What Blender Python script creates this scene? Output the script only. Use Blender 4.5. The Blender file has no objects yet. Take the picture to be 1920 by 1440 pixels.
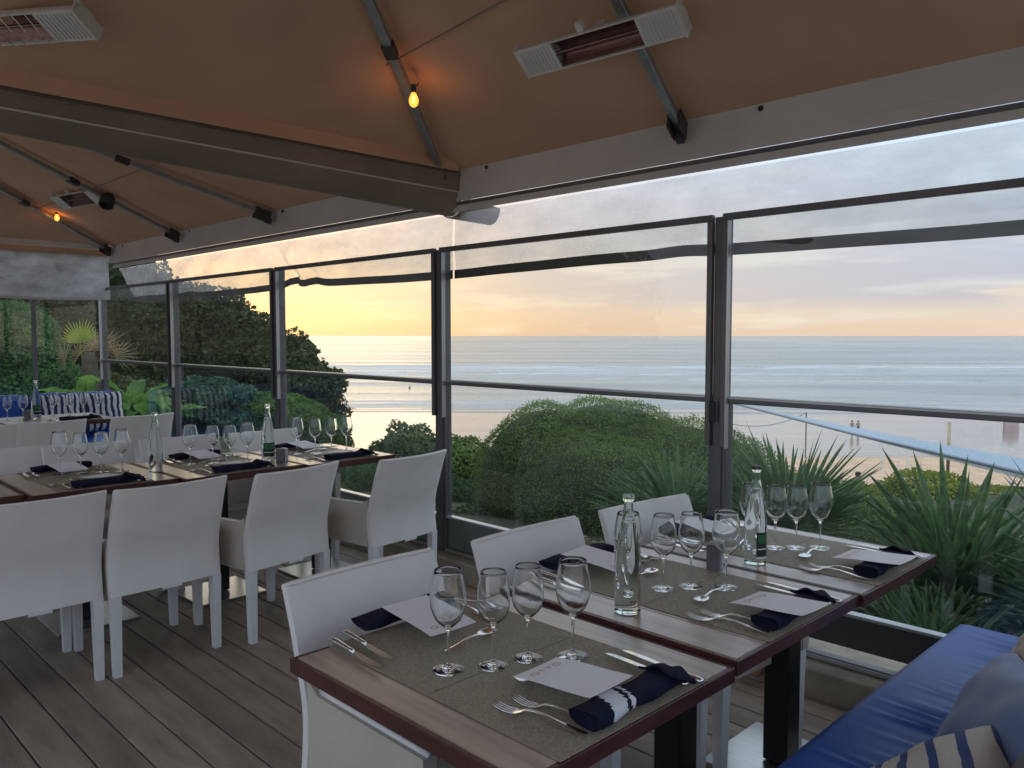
import bpy, math, random
import numpy as np
from mathutils import Vector, Matrix
random.seed(7)
RNG = np.random.default_rng(11)
R = math.radians
scene = bpy.context.scene
COL = scene.collection

# ------------------------------------------------------------------ camera
cam_d = bpy.data.cameras.new("camera")
cam = bpy.data.objects.new("camera", cam_d)
COL.objects.link(cam)
cam.location = (0, 0, 1.5)
cam.rotation_euler = (R(90 - 3.42), 0, R(45.2))
cam_d.sensor_width = 36
cam_d.lens = 1520 / 1920 * 36
cam_d.clip_start = 0.05
cam_d.clip_end = 60000
scene.camera = cam

# ------------------------------------------------------------------ sky, sun, exposure
SUN_AZ = 62.4          # degrees from +Y towards -X
SUN_EL = 3.5
sdir = Vector((-math.sin(R(SUN_AZ)) * math.cos(R(SUN_EL)), math.cos(R(SUN_AZ)) * math.cos(R(SUN_EL)), math.sin(R(SUN_EL))))
world = bpy.data.worlds.new("World")
scene.world = world
world.use_nodes = True
wt = world.node_tree
wt.nodes.clear()


def wn(kind, **kw):
    n = wt.nodes.new(kind)
    for k, v in kw.items():
        setattr(n, k, v)
    return n


def wl(a, b):
    wt.links.new(a, b)


def wmath(op, a, b=None, c=None, clamp=False):
    n = wn('ShaderNodeMath', operation=op, use_clamp=clamp)
    for i, v in enumerate((a, b, c)):
        if v is None:
            continue
        if isinstance(v, (int, float)):
            n.inputs[i].default_value = v
        else:
            wl(v, n.inputs[i])
    return n.outputs[0]


def wramp(fac, stops, interp='EASE'):
    n = wn('ShaderNodeValToRGB')
    n.color_ramp.interpolation = interp
    els = n.color_ramp.elements
    while len(els) < len(stops):
        els.new(0.5)
    for e, (p, c) in zip(els, stops):
        e.position = p
        e.color = (*c, 1)
    wl(fac, n.inputs[0])
    return n.outputs[0]


def wmix(fac, a, b, blend='MIX'):
    n = wn('ShaderNodeMix', data_type='RGBA', blend_type=blend)
    n.clamp_factor = True
    for sock, v in ((n.inputs[0], fac), (n.inputs[6], a), (n.inputs[7], b)):
        if isinstance(v, (int, float)):
            sock.default_value = v
        elif isinstance(v, tuple):
            sock.default_value = (*v, 1)
        else:
            wl(v, sock)
    return n.outputs[2]


tc = wn('ShaderNodeTexCoord')
sep = wn('ShaderNodeSeparateXYZ')
wl(tc.outputs['Generated'], sep.inputs[0])
elev = wmath('MAXIMUM', sep.outputs[2], 0.0)
dotn = wn('ShaderNodeVectorMath', operation='DOT_PRODUCT')
wl(tc.outputs['Generated'], dotn.inputs[0])
dotn.inputs[1].default_value = sdir
away = wmath('ARCCOSINE', wmath('MINIMUM', dotn.outputs['Value'], 0.9999))      # radians from the sun
near = wmath('SUBTRACT', 1.0, wmath('DIVIDE', away, .95), clamp=True)
near2 = wmath('SMOOTH_MIN', near, 1.0, 0.1)
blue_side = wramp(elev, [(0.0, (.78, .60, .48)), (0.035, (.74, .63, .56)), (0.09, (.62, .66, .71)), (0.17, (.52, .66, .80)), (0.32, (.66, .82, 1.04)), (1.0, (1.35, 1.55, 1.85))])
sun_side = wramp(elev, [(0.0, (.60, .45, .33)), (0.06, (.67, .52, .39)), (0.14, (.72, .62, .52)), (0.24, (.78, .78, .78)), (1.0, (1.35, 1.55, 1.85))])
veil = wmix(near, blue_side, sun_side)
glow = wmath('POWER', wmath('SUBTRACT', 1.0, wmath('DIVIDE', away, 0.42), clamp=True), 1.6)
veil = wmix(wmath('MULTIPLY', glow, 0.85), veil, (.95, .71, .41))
# streaky clouds, long in the horizontal
mp = wn('ShaderNodeMapping')
wl(tc.outputs['Generated'], mp.inputs[0])
mp.inputs['Scale'].default_value = (1.0, 1.0, 7.5)
mp.inputs['Location'].default_value = (2.3, 1.1, .37)
no = wn('ShaderNodeTexNoise')
no.inputs['Scale'].default_value = 2.6
no.inputs['Detail'].default_value = 9
no.inputs['Roughness'].default_value = 0.52
no.inputs['Distortion'].default_value = 0.35
wl(mp.outputs[0], no.inputs['Vector'])
cl = wramp(no.outputs[0], [(0.40, (0, 0, 0)), (0.52, (1, 1, 1))])
low = wramp(elev, [(0.022, (.0, .0, .0)), (0.048, (1, 1, 1)), (0.10, (.9, .9, .9)), (0.15, (.30, .30, .30)), (0.35, (.35, .35, .35))])
clm = wmath('MULTIPLY', wmath('MULTIPLY', cl, low), wmath('SUBTRACT', 0.85, wmath('MULTIPLY', near, 0.35)))
cloud_col = wmix(near, (.43, .46, .59), (.54, .47, .42))
veil = wmix(clm, veil, cloud_col)
mp2 = wn('ShaderNodeMapping')
wl(tc.outputs['Generated'], mp2.inputs[0])
mp2.inputs['Scale'].default_value = (1.6, 1.6, 13)
mp2.inputs['Location'].default_value = (.3, 4.1, 1.9)
no2 = wn('ShaderNodeTexNoise')
no2.inputs['Scale'].default_value = 3.4
no2.inputs['Detail'].default_value = 8
wl(mp2.outputs[0], no2.inputs['Vector'])
wh = wramp(no2.outputs[0], [(0.50, (0, 0, 0)), (0.72, (1, 1, 1))])
wisp = wmath('MULTIPLY', wh, 0.45)
veil = wmix(wisp, veil, wmix(near, (.80, .80, .80), (1.0, .86, .58)))
sky = wn('ShaderNodeTexSky', sky_type='NISHITA', sun_disc=False)
sky.sun_elevation = R(SUN_EL)
sky.sun_rotation = R(-SUN_AZ)
sky.air_density = 1.0
sky.dust_density = 1.5
bg1 = wn('ShaderNodeBackground')
bg1.inputs[1].default_value = 0.05
wl(wmix(1.0, sky.outputs[0], (.17, .19, .34), 'MULTIPLY'), bg1.inputs[0])
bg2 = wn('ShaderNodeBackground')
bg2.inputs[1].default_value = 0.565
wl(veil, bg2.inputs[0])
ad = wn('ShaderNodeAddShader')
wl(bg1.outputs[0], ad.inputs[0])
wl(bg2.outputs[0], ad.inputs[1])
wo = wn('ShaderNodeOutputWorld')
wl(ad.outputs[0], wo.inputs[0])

sun_d = bpy.data.lights.new("sun", 'SUN')
sun_d.energy = 0.1
sun_d.angle = R(25)
sun_d.color = (1.0, .78, .50)
sun = bpy.data.objects.new("sun", sun_d)
COL.objects.link(sun)
sun.rotation_euler = sdir.to_track_quat('Z', 'Y').to_euler()
sun.location = (-20, 20, 12)

scene.view_settings.view_transform = 'Standard'
scene.view_settings.look = 'None'
scene.view_settings.exposure = 1.08
scene.view_settings.gamma = 1.0
scene.view_settings.use_curve_mapping = False
scene.render.engine = 'CYCLES'
scene.cycles.use_denoising = True
scene.cycles.max_bounces = 14
scene.cycles.transparent_max_bounces = 40
scene.cycles.transmission_bounces = 12
scene.cycles.glossy_bounces = 6
scene.cycles.diffuse_bounces = 5
scene.cycles.sample_clamp_indirect = 6
scene.cycles.caustics_refractive = True


# ------------------------------------------------------------------ helpers
def tag(o, label=None, cat=None, group=None, kind=None):
    if label: o['label'] = label
    if cat: o['category'] = cat
    if group: o['group'] = group
    if kind: o['kind'] = kind
    return o


def empty(name, loc=(0, 0, 0), rz=0, label=None, cat=None, group=None, kind=None, parent=None):
    o = bpy.data.objects.new(name, None)
    COL.objects.link(o)
    o.location = loc
    o.rotation_euler = (0, 0, rz)
    o.empty_display_size = .1
    if parent: o.parent = parent
    return tag(o, label, cat, group, kind)


def children(o):
    return [c for c in bpy.data.objects if c.parent == o]


CH = {}


def link(name, me, parent=None, loc=None, rot=None):
    o = bpy.data.objects.new(name, me)
    COL.objects.link(o)
    if parent:
        o.parent = parent
        CH.setdefault(parent.name, []).append(o)
    if loc is not None: o.location = loc
    if rot is not None: o.rotation_euler = rot
    return o


def copy_tree(o, parent=None):
    c = o.copy()
    COL.objects.link(c)
    if parent:
        c.parent = parent
        CH.setdefault(parent.name, []).append(c)
    for ch in list(CH.get(o.name, [])):
        copy_tree(ch, c)
    return c


class MB:
    def __init__(s):
        s.v = []
        s.f = []

    def add(s, vs, fs, M=None):
        n = len(s.v)
        if M is not None:
            vs = [tuple(M @ Vector(p)) for p in vs]
        s.v += [tuple(p) for p in vs]
        s.f += [tuple(i + n for i in f) for f in fs]
        return s

    def box(s, x0, x1, y0, y1, z0, z1, b=0.0, M=None):
        if b <= 0:
            vs = [(x0, y0, z0), (x1, y0, z0), (x1, y1, z0), (x0, y1, z0), (x0, y0, z1), (x1, y0, z1), (x1, y1, z1), (x0, y1, z1)]
            fs = [(0, 3, 2, 1), (4, 5, 6, 7), (0, 1, 5, 4), (1, 2, 6, 5), (2, 3, 7, 6), (3, 0, 4, 7)]
            return s.add(vs, fs, M)
        # chamfered box: corner points pulled in along each axis
        vs, idx = [], {}
        X, Y, Z = (x0, x1), (y0, y1), (z0, z1)
        for i in (0, 1):
            for j in (0, 1):
                for k in (0, 1):
                    sx, sy, sz = (1 - 2 * i) * b, (1 - 2 * j) * b, (1 - 2 * k) * b
                    idx[i, j, k, 0] = len(vs); vs.append((X[i], Y[j] + sy, Z[k] + sz))
                    idx[i, j, k, 1] = len(vs); vs.append((X[i] + sx, Y[j], Z[k] + sz))
                    idx[i, j, k, 2] = len(vs); vs.append((X[i] + sx, Y[j] + sy, Z[k]))
        fs = []
        I = idx
        for i in (0, 1):
            q = [I[i, 0, 0, 0], I[i, 1, 0, 0], I[i, 1, 1, 0], I[i, 0, 1, 0]]; fs.append(q if i else q[::-1])
            q = [I[0, i, 0, 1], I[1, i, 0, 1], I[1, i, 1, 1], I[0, i, 1, 1]]; fs.append(q[::-1] if i else q)
            q = [I[0, 0, i, 2], I[1, 0, i, 2], I[1, 1, i, 2], I[0, 1, i, 2]]; fs.append(q if i else q[::-1])
        for j in (0, 1):
            for k in (0, 1):
                q = [I[0, j, k, 1], I[1, j, k, 1], I[1, j, k, 2], I[0, j, k, 2]]; fs.append(q if (j ^ k) == 0 else q[::-1])
                q = [I[j, 0, k, 0], I[j, 1, k, 0], I[j, 1, k, 2], I[j, 0, k, 2]]; fs.append(q[::-1] if (j ^ k) == 0 else q)
                q = [I[j, k, 0, 0], I[j, k, 1, 0], I[j, k, 1, 1], I[j, k, 0, 1]]; fs.append(q if (j ^ k) == 0 else q[::-1])
        for i in (0, 1):
            for j in (0, 1):
                for k in (0, 1):
                    q = [I[i, j, k, 0], I[i, j, k, 1], I[i, j, k, 2]]
                    fs.append(q if (i ^ j ^ k) == 0 else q[::-1])
        return s.add(vs, fs, M)

    def tube(s, pts, r, n=8, cap=True, M=None, flat=1.0):
        pts = [Vector(p) for p in pts]
        rs = r if isinstance(r, (list, tuple)) else [r] * len(pts)
        vs, fs = [], []
        up = Vector((0, 0, 1))
        t0 = (pts[1] - pts[0]).normalized()
        if abs(t0.z) > .9: up = Vector((1, 0, 0))
        for i, p in enumerate(pts):
            a = pts[max(i - 1, 0)]; b = pts[min(i + 1, len(pts) - 1)]
            t = (b - a).normalized()
            side = t.cross(up).normalized()
            u2 = side.cross(t).normalized()
            for k in range(n):
                an = 2 * math.pi * k / n
                vs.append(p + side * math.cos(an) * rs[i] + u2 * math.sin(an) * rs[i] * flat)
        for i in range(len(pts) - 1):
            for k in range(n):
                a = i * n + k; b = i * n + (k + 1) % n
                fs.append((a, b, b + n, a + n))
        if cap:
            fs.append(tuple(range(n))[::-1])
            fs.append(tuple(range((len(pts) - 1) * n, len(pts) * n)))
        return s.add(vs, fs, M)

    def lathe(s, prof, n=32, M=None):
        vs, fs = [], []
        rings = []
        for (r, z) in prof:
            if r < 1e-6:
                rings.append([len(vs)]); vs.append((0, 0, z))
            else:
                base = len(vs)
                for k in range(n):
                    a = 2 * math.pi * k / n
                    vs.append((r * math.cos(a), r * math.sin(a), z))
                rings.append(list(range(base, base + n)))
        for A, B in zip(rings[:-1], rings[1:]):
            for k in range(n):
                k2 = (k + 1) % n
                if len(A) == 1 and len(B) == 1: continue
                if len(A) == 1: fs.append((A[0], B[k2], B[k]))
                elif len(B) == 1: fs.append((A[k], A[k2], B[0]))
                else: fs.append((A[k], A[k2], B[k2], B[k]))
        return s.add(vs, fs, M)

    def grid(s, fn, nu, nv, thick=0.0, M=None):
        """fn(u,v) -> point or (point, back point); thick>0 closes into a slab"""
        vs, fs = [], []
        P = [[fn(i / nu, j / nv) for j in range(nv + 1)] for i in range(nu + 1)]
        two = isinstance(P[0][0][0], (tuple, Vector))
        W = nv + 1
        for i in range(nu + 1):
            for j in range(nv + 1):
                vs.append(P[i][j][0] if two else P[i][j])
        for i in range(nu):
            for j in range(nv):
                a = i * W + j
                fs.append((a, a + W, a + W + 1, a + 1))
        if two:
            n0 = len(vs)
            for i in range(nu + 1):
                for j in range(nv + 1):
                    vs.append(P[i][j][1])
            for i in range(nu):
                for j in range(nv):
                    a = n0 + i * W + j
                    fs.append((a, a + 1, a + W + 1, a + W))
            for i in range(nu):
                a = i * W; fs.append((a, n0 + a, n0 + a + W, a + W))
                a = i * W + nv; fs.append((a, a + W, n0 + a + W, n0 + a))
            for j in range(nv):
                a = j; fs.append((a, a + 1, n0 + a + 1, n0 + a))
                a = nu * W + j; fs.append((a, n0 + a, n0 + a + 1, a + 1))
        return s.add(vs, fs, M)

    def mesh(s, name, mat, smooth=False, angle=None):
        me = bpy.data.meshes.new(name)
        me.from_pydata(s.v, [], s.f)
        me.materials.append(mat)
        if smooth:
            me.polygons.foreach_set('use_smooth', [True] * len(me.polygons))
            if angle:
                try:
                    me.set_sharp_from_angle(angle=R(angle))
                except Exception:
                    pass
        me.update()
        return me

    def build(s, name, mat, parent=None, smooth=False, angle=None, loc=None, rot=None):
        return link(name, s.mesh(name, mat, smooth, angle), parent, loc, rot)


# ------------------------------------------------------------------ materials
MATS = {}


def nm(name):
    m = bpy.data.materials.new(name)
    m.use_nodes = True
    nt = m.node_tree
    nt.nodes.clear()
    out = nt.nodes.new('ShaderNodeOutputMaterial')
    return m, nt, out


def ramp(nt, fac, stops):
    n = nt.nodes.new('ShaderNodeValToRGB')
    els = n.color_ramp.elements
    while len(els) < len(stops): els.new(0.5)
    for e, (p, c) in zip(els, stops):
        e.position = p
        e.color = (*c, 1)
    nt.links.new(fac, n.inputs[0])
    return n.outputs[0]


def noise(nt, scale, detail=4, rough=.55, vec=None, stretch=None, coord='Object'):
    t = nt.nodes.new('ShaderNodeTexCoord')
    n = nt.nodes.new('ShaderNodeTexNoise')
    n.inputs['Scale'].default_value = scale
    n.inputs['Detail'].default_value = detail
    n.inputs['Roughness'].default_value = rough
    src = vec or t.outputs[coord]
    if stretch:
        mpn = nt.nodes.new('ShaderNodeMapping')
        mpn.inputs['Scale'].default_value = stretch
        nt.links.new(src, mpn.inputs[0])
        src = mpn.outputs[0]
    nt.links.new(src, n.inputs['Vector'])
    return n.outputs[0]


def mixc(nt, fac, a, b, blend='MIX'):
    n = nt.nodes.new('ShaderNodeMix')
    n.data_type = 'RGBA'
    n.blend_type = blend
    for sock, v in ((n.inputs[0], fac), (n.inputs[6], a), (n.inputs[7], b)):
        if isinstance(v, (int, float)): sock.default_value = v
        elif isinstance(v, tuple): sock.default_value = (*v, 1)
        else: nt.links.new(v, sock)
    return n.outputs[2]


def pm(name, c1, c2=None, rough=.5, metal=0, scale=8, detail=4, bump=0.0, bscale=60, stretch=None, spec=.5,
       coat=0, coatr=.1, sheen=0, objvar=0.0, rough2=None, coord='Object', bstretch=None):
    m, nt, out = nm(name)
    b = nt.nodes.new('ShaderNodeBsdfPrincipled')
    b.inputs['Roughness'].default_value = rough
    b.inputs['Metallic'].default_value = metal
    b.inputs['Specular IOR Level'].default_value = spec
    b.inputs['Coat Weight'].default_value = coat
    b.inputs['Coat Roughness'].default_value = coatr
    b.inputs['Sheen Weight'].default_value = sheen
    c2 = c2 or tuple(x * .8 for x in c1)
    nz = noise(nt, scale, detail, stretch=stretch, coord=coord)
    col = ramp(nt, nz, [(.32, c2), (.68, c1)])
    if objvar:
        oi = nt.nodes.new('ShaderNodeObjectInfo')
        v = ramp(nt, oi.outputs['Random'], [(0, (1 - objvar,) * 3), (1, (1 + objvar * .6,) * 3)])
        col = mixc(nt, 1.0, col, v, 'MULTIPLY')
    nt.links.new(col, b.inputs['Base Color'])
    if rough2 is not None:
        rr = nt.nodes.new('ShaderNodeMapRange')
        rr.inputs[3].default_value = rough
        rr.inputs[4].default_value = rough2
        nz2 = noise(nt, scale * 2.3, 5, stretch=stretch, coord=coord)
        nt.links.new(nz2, rr.inputs[0])
        nt.links.new(rr.outputs[0], b.inputs['Roughness'])
    if bump:
        bn = nt.nodes.new('ShaderNodeBump')
        bn.inputs['Strength'].default_value = bump
        bn.inputs['Distance'].default_value = .01
        nt.links.new(noise(nt, bscale, 6, .6, stretch=bstretch or stretch, coord=coord), bn.inputs['Height'])
        nt.links.new(bn.outputs[0], b.inputs['Normal'])
    nt.links.new(b.outputs[0], out.inputs[0])
    MATS[name] = m
    return m


def leaf_mat(name, dark, light, cscale=1.2, trans=.35, rough=.7, tip=None):
    m, nt, out = nm(name)
    b = nt.nodes.new('ShaderNodeBsdfPrincipled')
    b.inputs['Roughness'].default_value = rough
    b.inputs['Specular IOR Level'].default_value = .15
    g = nt.nodes.new('ShaderNodeNewGeometry')
    n1 = noise(nt, cscale, 3, vec=g.outputs['Position'])
    n2 = noise(nt, cscale * 14, 2, vec=g.outputs['Position'])
    ad_ = nt.nodes.new('ShaderNodeMath'); ad_.operation = 'MULTIPLY_ADD'
    nt.links.new(n2, ad_.inputs[0]); ad_.inputs[1].default_value = .55
    m1 = nt.nodes.new('ShaderNodeMath'); m1.operation = 'MULTIPLY'; m1.inputs[1].default_value = .55
    nt.links.new(n1, m1.inputs[0]); nt.links.new(m1.outputs[0], ad_.inputs[2])
    col = ramp(nt, ad_.outputs[0], [(.40, dark), (.56, tuple((a + c) / 2 for a, c in zip(dark, light))), (.70, light)])
    nt.links.new(col, b.inputs['Base Color'])
    t = nt.nodes.new('ShaderNodeBsdfTranslucent')
    nt.links.new(mixc(nt, .5, col, light), t.inputs[0])
    mx = nt.nodes.new('ShaderNodeMixShader')
    mx.inputs[0].default_value = trans
    nt.links.new(b.outputs[0], mx.inputs[1])
    nt.links.new(t.outputs[0], mx.inputs[2])
    nt.links.new(mx.outputs[0], out.inputs[0])
    return m


def pane_mat(name, tint=(1, 1, 1), ior=1.45, haze=0.0, hcol=(.8, .8, .8), rough=0.0, bump=0.0, refl=1.0):
    m, nt, out = nm(name)
    tr = nt.nodes.new('ShaderNodeBsdfTransparent')
    tr.inputs[0].default_value = (*tint, 1)
    gl = nt.nodes.new('ShaderNodeBsdfGlossy')
    gl.inputs['Roughness'].default_value = rough
    gl.inputs['Color'].default_value = (refl, refl, refl, 1)
    lw_ = nt.nodes.new('ShaderNodeLayerWeight')
    lw_.inputs['Blend'].default_value = .5
    pw = nt.nodes.new('ShaderNodeMath'); pw.operation = 'POWER'
    nt.links.new(lw_.outputs['Facing'], pw.inputs[0]); pw.inputs[1].default_value = 5
    fr = nt.nodes.new('ShaderNodeMath'); fr.operation = 'MULTIPLY_ADD'
    f0 = ((ior - 1) / (ior + 1)) ** 2
    nt.links.new(pw.outputs[0], fr.inputs[0]); fr.inputs[1].default_value = 1 - f0; fr.inputs[2].default_value = f0
    if bump:
        bn = nt.nodes.new('ShaderNodeBump')
        bn.inputs['Strength'].default_value = bump
        bn.inputs['Distance'].default_value = .02
        nt.links.new(noise(nt, 5, 4, coord='Object'), bn.inputs['Height'])
        nt.links.new(bn.outputs[0], gl.inputs['Normal'])
    mx = nt.nodes.new('ShaderNodeMixShader')
    nt.links.new(fr.outputs[0], mx.inputs[0])
    nt.links.new(tr.outputs[0], mx.inputs[1])
    nt.links.new(gl.outputs[0], mx.inputs[2])
    last = mx.outputs[0]
    if haze:
        d = nt.nodes.new('ShaderNodeBsdfTranslucent')
        d.inputs[0].default_value = (*hcol, 1)
        d2 = nt.nodes.new('ShaderNodeBsdfDiffuse')
        d2.inputs[0].default_value = (*hcol, 1)
        ms = nt.nodes.new('ShaderNodeMixShader'); ms.inputs[0].default_value = .5
        nt.links.new(d.outputs[0], ms.inputs[1]); nt.links.new(d2.outputs[0], ms.inputs[2])
        m2 = nt.nodes.new('ShaderNodeMixShader')
        hz = noise(nt, 3.0, 6, .65, stretch=(1, 1, 2.2), coord='Object')
        rr = nt.nodes.new('ShaderNodeMapRange')
        rr.inputs[1].default_value = .3; rr.inputs[2].default_value = .75
        rr.inputs[3].default_value = haze * .45; rr.inputs[4].default_value = haze * 1.6
        nt.links.new(hz, rr.inputs[0])
        nt.links.new(rr.outputs[0], m2.inputs[0])
        nt.links.new(last, m2.inputs[1]); nt.links.new(ms.outputs[0], m2.inputs[2])
        last = m2.outputs[0]
    nt.links.new(last, out.inputs[0])
    return m


def glass_mat(name, tint=(1, 1, 1), ior=1.5):
    m, nt, out = nm(name)
    g = nt.nodes.new('ShaderNodeBsdfGlass')
    g.inputs['Color'].default_value = (*tint, 1)
    g.inputs['IOR'].default_value = ior
    g.inputs['Roughness'].default_value = 0.0
    nt.links.new(g.outputs[0], out.inputs[0])
    return m


def emis(name, col, s):
    m, nt, out = nm(name)
    e = nt.nodes.new('ShaderNodeEmission')
    e.inputs[0].default_value = (*col, 1)
    e.inputs[1].default_value = s
    nt.links.new(e.outputs[0], out.inputs[0])
    return m


M_deck = pm('deck_board', (.37, .295, .225), (.21, .165, .125), rough=.34, rough2=.6, scale=5, detail=8, stretch=(.6, 3, 3), bump=.5, bscale=40, bstretch=(.3, 6, 6), objvar=.28)
M_under = pm('deck_shadow_gap', (.02, .018, .016), rough=.9)
M_kerb = pm('kerb_concrete', (.42, .37, .29), (.28, .24, .19), rough=.8, scale=7, bump=.5, bscale=90)
M_soil = pm('soil', (.10, .07, .045), (.05, .04, .025), rough=.95, scale=20, bump=.9, bscale=50)
M_alu = pm('grey_aluminium', (.16, .16, .165), (.12, .12, .125), rough=.38, metal=.35, scale=3)
M_hem = pm('dark_grey_hem_tape', (.10, .10, .10), (.08, .08, .08), rough=.7, scale=2)
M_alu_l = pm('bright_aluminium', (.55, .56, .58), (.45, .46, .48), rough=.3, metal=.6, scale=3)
M_kick = pm('frosted_kick_panel', (.17, .21, .20), (.13, .165, .16), rough=.25, scale=2, spec=.6)
M_kickd = pm('dark_kick_panel', (.075, .08, .08), (.06, .065, .065), rough=.35, scale=2)
M_chair = pm('white_chair_mesh', (.84, .82, .785), (.74, .72, .685), rough=.55, scale=2.6, bump=.12, bscale=420)
M_chairside = pm('shaded_chair_side', (.58, .52, .44), (.52, .46, .39), rough=.6, scale=4, bump=.12, bscale=420)  # shading of the arm sides put into a darker, warmer cloth colour
M_paint = pm('white_leg_paint', (.80, .81, .82), (.70, .71, .72), rough=.35, scale=6)
M_wood = pm('sheen_lifted_wood', (.46, .33, .26), (.25, .16, .12), rough=.30, rough2=.44, scale=3.5, detail=9, stretch=(1, 9, 9), spec=.7, coat=1.0, coatr=.28, objvar=.25)  # base colour lifted to stand in for sky sheen on the varnish
M_woodedge = pm('dark_table_edge', (.10, .03, .022), (.045, .015, .012), rough=.35, scale=6, stretch=(1, 1, 8))
M_mat = pm('woven_placemat', (.47, .41, .30), (.25, .215, .16), rough=.55, scale=260, detail=2, bump=.7, bscale=330, spec=.35)
M_paper = pm('menu_paper', (.90, .90, .93), (.88, .88, .91), rough=.7, scale=2)
M_print = pm('peach_print', (.78, .52, .30), (.70, .46, .27), rough=.8)
M_navy = pm('navy_cloth', (.012, .016, .04), (.006, .008, .02), rough=.9, scale=20, bump=.3, bscale=300, spec=.2)
M_whitecloth = pm('white_cloth', (.75, .77, .82), (.68, .70, .76), rough=.85, scale=20, bump=.3, bscale=300)
M_steel = pm('polished_steel', (.88, .87, .85), (.80, .79, .77), rough=.22, metal=1, scale=10)
M_steelbase = pm('brushed_steel_base', (.62, .62, .60), (.5, .5, .48), rough=.28, metal=.9, scale=10, stretch=(1, 20, 1))
M_black = pm('black_metal', (.012, .012, .013), (.008, .008, .009), rough=.45)
M_roof = pm('brown_canvas', (.66, .40, .26), (.54, .32, .21), rough=.85, scale=1.3, bump=1.0, bscale=1.6)
M_val = pm('grey_valance_canvas', (.60, .58, .55), (.50, .48, .45), rough=.7, scale=1.6, bump=.3, bscale=5)
M_gutter = pm('brown_gutter_canvas', (.26, .20, .155), (.19, .15, .115), rough=.7, scale=2)
M_rib = pm('galvanised_tube', (.42, .45, .46), (.32, .34, .35), rough=.35, metal=.75, scale=20)
M_dark = pm('dark_bracket', (.05, .045, .045), (.035, .03, .03), rough=.5)
M_heater = pm('white_heater_body', (.68, .66, .60), (.58, .56, .50), rough=.45, scale=10)
M_heatin = pm('heater_reflector', (.28, .14, .12), (.12, .06, .05), rough=.28, metal=.7, scale=30, stretch=(.3, 3, 3))
M_blue = pm('blue_cushion_cloth', (.022, .10, .42), (.017, .085, .37), rough=.45, scale=5, bump=.08, bscale=300, spec=.4)
M_bluegrey = pm('blue_grey_pillow', (.17, .24, .42), (.14, .20, .36), rough=.8, scale=5, bump=.3, bscale=300, sheen=.3)
M_cream = pm('cream_knit', (.72, .64, .52), (.60, .52, .42), rough=.9, scale=30, bump=.4, bscale=400, sheen=.3)
M_bench = pm('dark_bench_panel', (.03, .035, .05), (.02, .022, .03), rough=.6)
M_brass = pm('dull_brass', (.38, .25, .14), (.25, .16, .09), rough=.4, metal=.6)
M_awn = pm('pale_blue_canvas', (.30, .38, .44), (.27, .34, .40), rough=.7)
M_awnrim = pm('pale_blue_tube', (.28, .33, .39), (.25, .29, .34), rough=.5)
M_pole = pm('yellow_pole', (.80, .62, .38), (.66, .50, .30), rough=.6, scale=5)  # yellow is the pole's own colour
M_wpole = pm('white_pole', (.78, .77, .74), (.7, .69, .66), rough=.5)
M_darkpole = pm('weathered_pole', (.20, .16, .13), (.14, .11, .09), rough=.7)
M_skin = pm('skin', (.40, .24, .17), (.35, .21, .15), rough=.6)
M_suit = pm('dark_clothes', (.03, .035, .05), (.02, .02, .03), rough=.8)
M_hair = pm('dark_hair', (.03, .02, .015), (.02, .014, .01), rough=.7)
M_bark = pm('bark', (.14, .10, .07), (.07, .05, .035), rough=.9, scale=12, bump=.8, bscale=30)
M_glass = glass_mat('wine_glass', (.98, .99, .99), 1.5)
M_bottle = glass_mat('bottle_glass', (.95, .985, .965), 1.42)
M_pane = pane_mat('window_glass', (.95, .965, .955), 1.42, haze=.006, hcol=(.7, .75, .75))
M_pvc = pane_mat('clear_pvc', (.97, .97, .975), 1.35, haze=.20, hcol=(1, 1, 1), rough=.12, bump=1.2)
M_pvc2 = pane_mat('cloudy_pvc', (.62, .64, .64), 1.45, haze=.38, hcol=(.95, .96, .98), rough=.2, bump=1.0)
M_cap = pm('bottle_cap', (.65, .65, .66), (.55, .55, .56), rough=.3, metal=.8)
M_lab_g = pm('green_label', (.03, .20, .07), (.01, .10, .03), rough=.5, scale=40)
M_lab_b = pm('black_label', (.015, .03, .02), (.01, .02, .015), rough=.5)
M_lab_r = pm('red_print', (.65, .12, .06), (.55, .10, .05), rough=.5)
M_lab_w = pm('white_print', (.75, .76, .74), (.7, .7, .7), rough=.5)
M_salt = pm('grey_cruet', (.16, .16, .17), (.12, .12, .13), rough=.3)
M_tan = leaf_mat('dry_leaf', (.24, .17, .09), (.50, .38, .22), 3, .3)
M_hedge = leaf_mat('hedge_leaf', (.05, .09, .025), (.22, .31, .07), 1.1, .35)
M_hedge2 = leaf_mat('bright_hedge_leaf', (.03, .08, .022), (.15, .27, .06), 1.6, .4)
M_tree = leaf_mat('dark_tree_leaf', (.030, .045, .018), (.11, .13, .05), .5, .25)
M_shrub = leaf_mat('grey_green_leaf', (.05, .08, .035), (.20, .26, .12), 1.4, .4)
M_palm = leaf_mat('palm_leaf', (.03, .075, .03), (.13, .23, .09), 2.4, .3, rough=.4)
M_ypalm = leaf_mat('yellow_palm_leaf', (.16, .24, .03), (.42, .52, .07), 4, .5, rough=.4)
M_banana = leaf_mat('broad_leaf', (.05, .14, .03), (.22, .40, .08), 2.5, .5, rough=.35)
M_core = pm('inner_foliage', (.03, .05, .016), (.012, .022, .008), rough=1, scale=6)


# ------------------------------------------------------------------ terrain, beach, sea
CA, SA = math.cos(R(45.2)), math.sin(R(45.2))


def rd(r, d, z=0.0):   # r metres along the shore, d metres out towards the sea
    return (r * CA - d * SA, r * SA + d * CA, z)


def sst(a, b, x):
    t = np.clip((x - a) / (b - a), 0, 1)
    return t * t * (3 - 2 * t)


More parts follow.
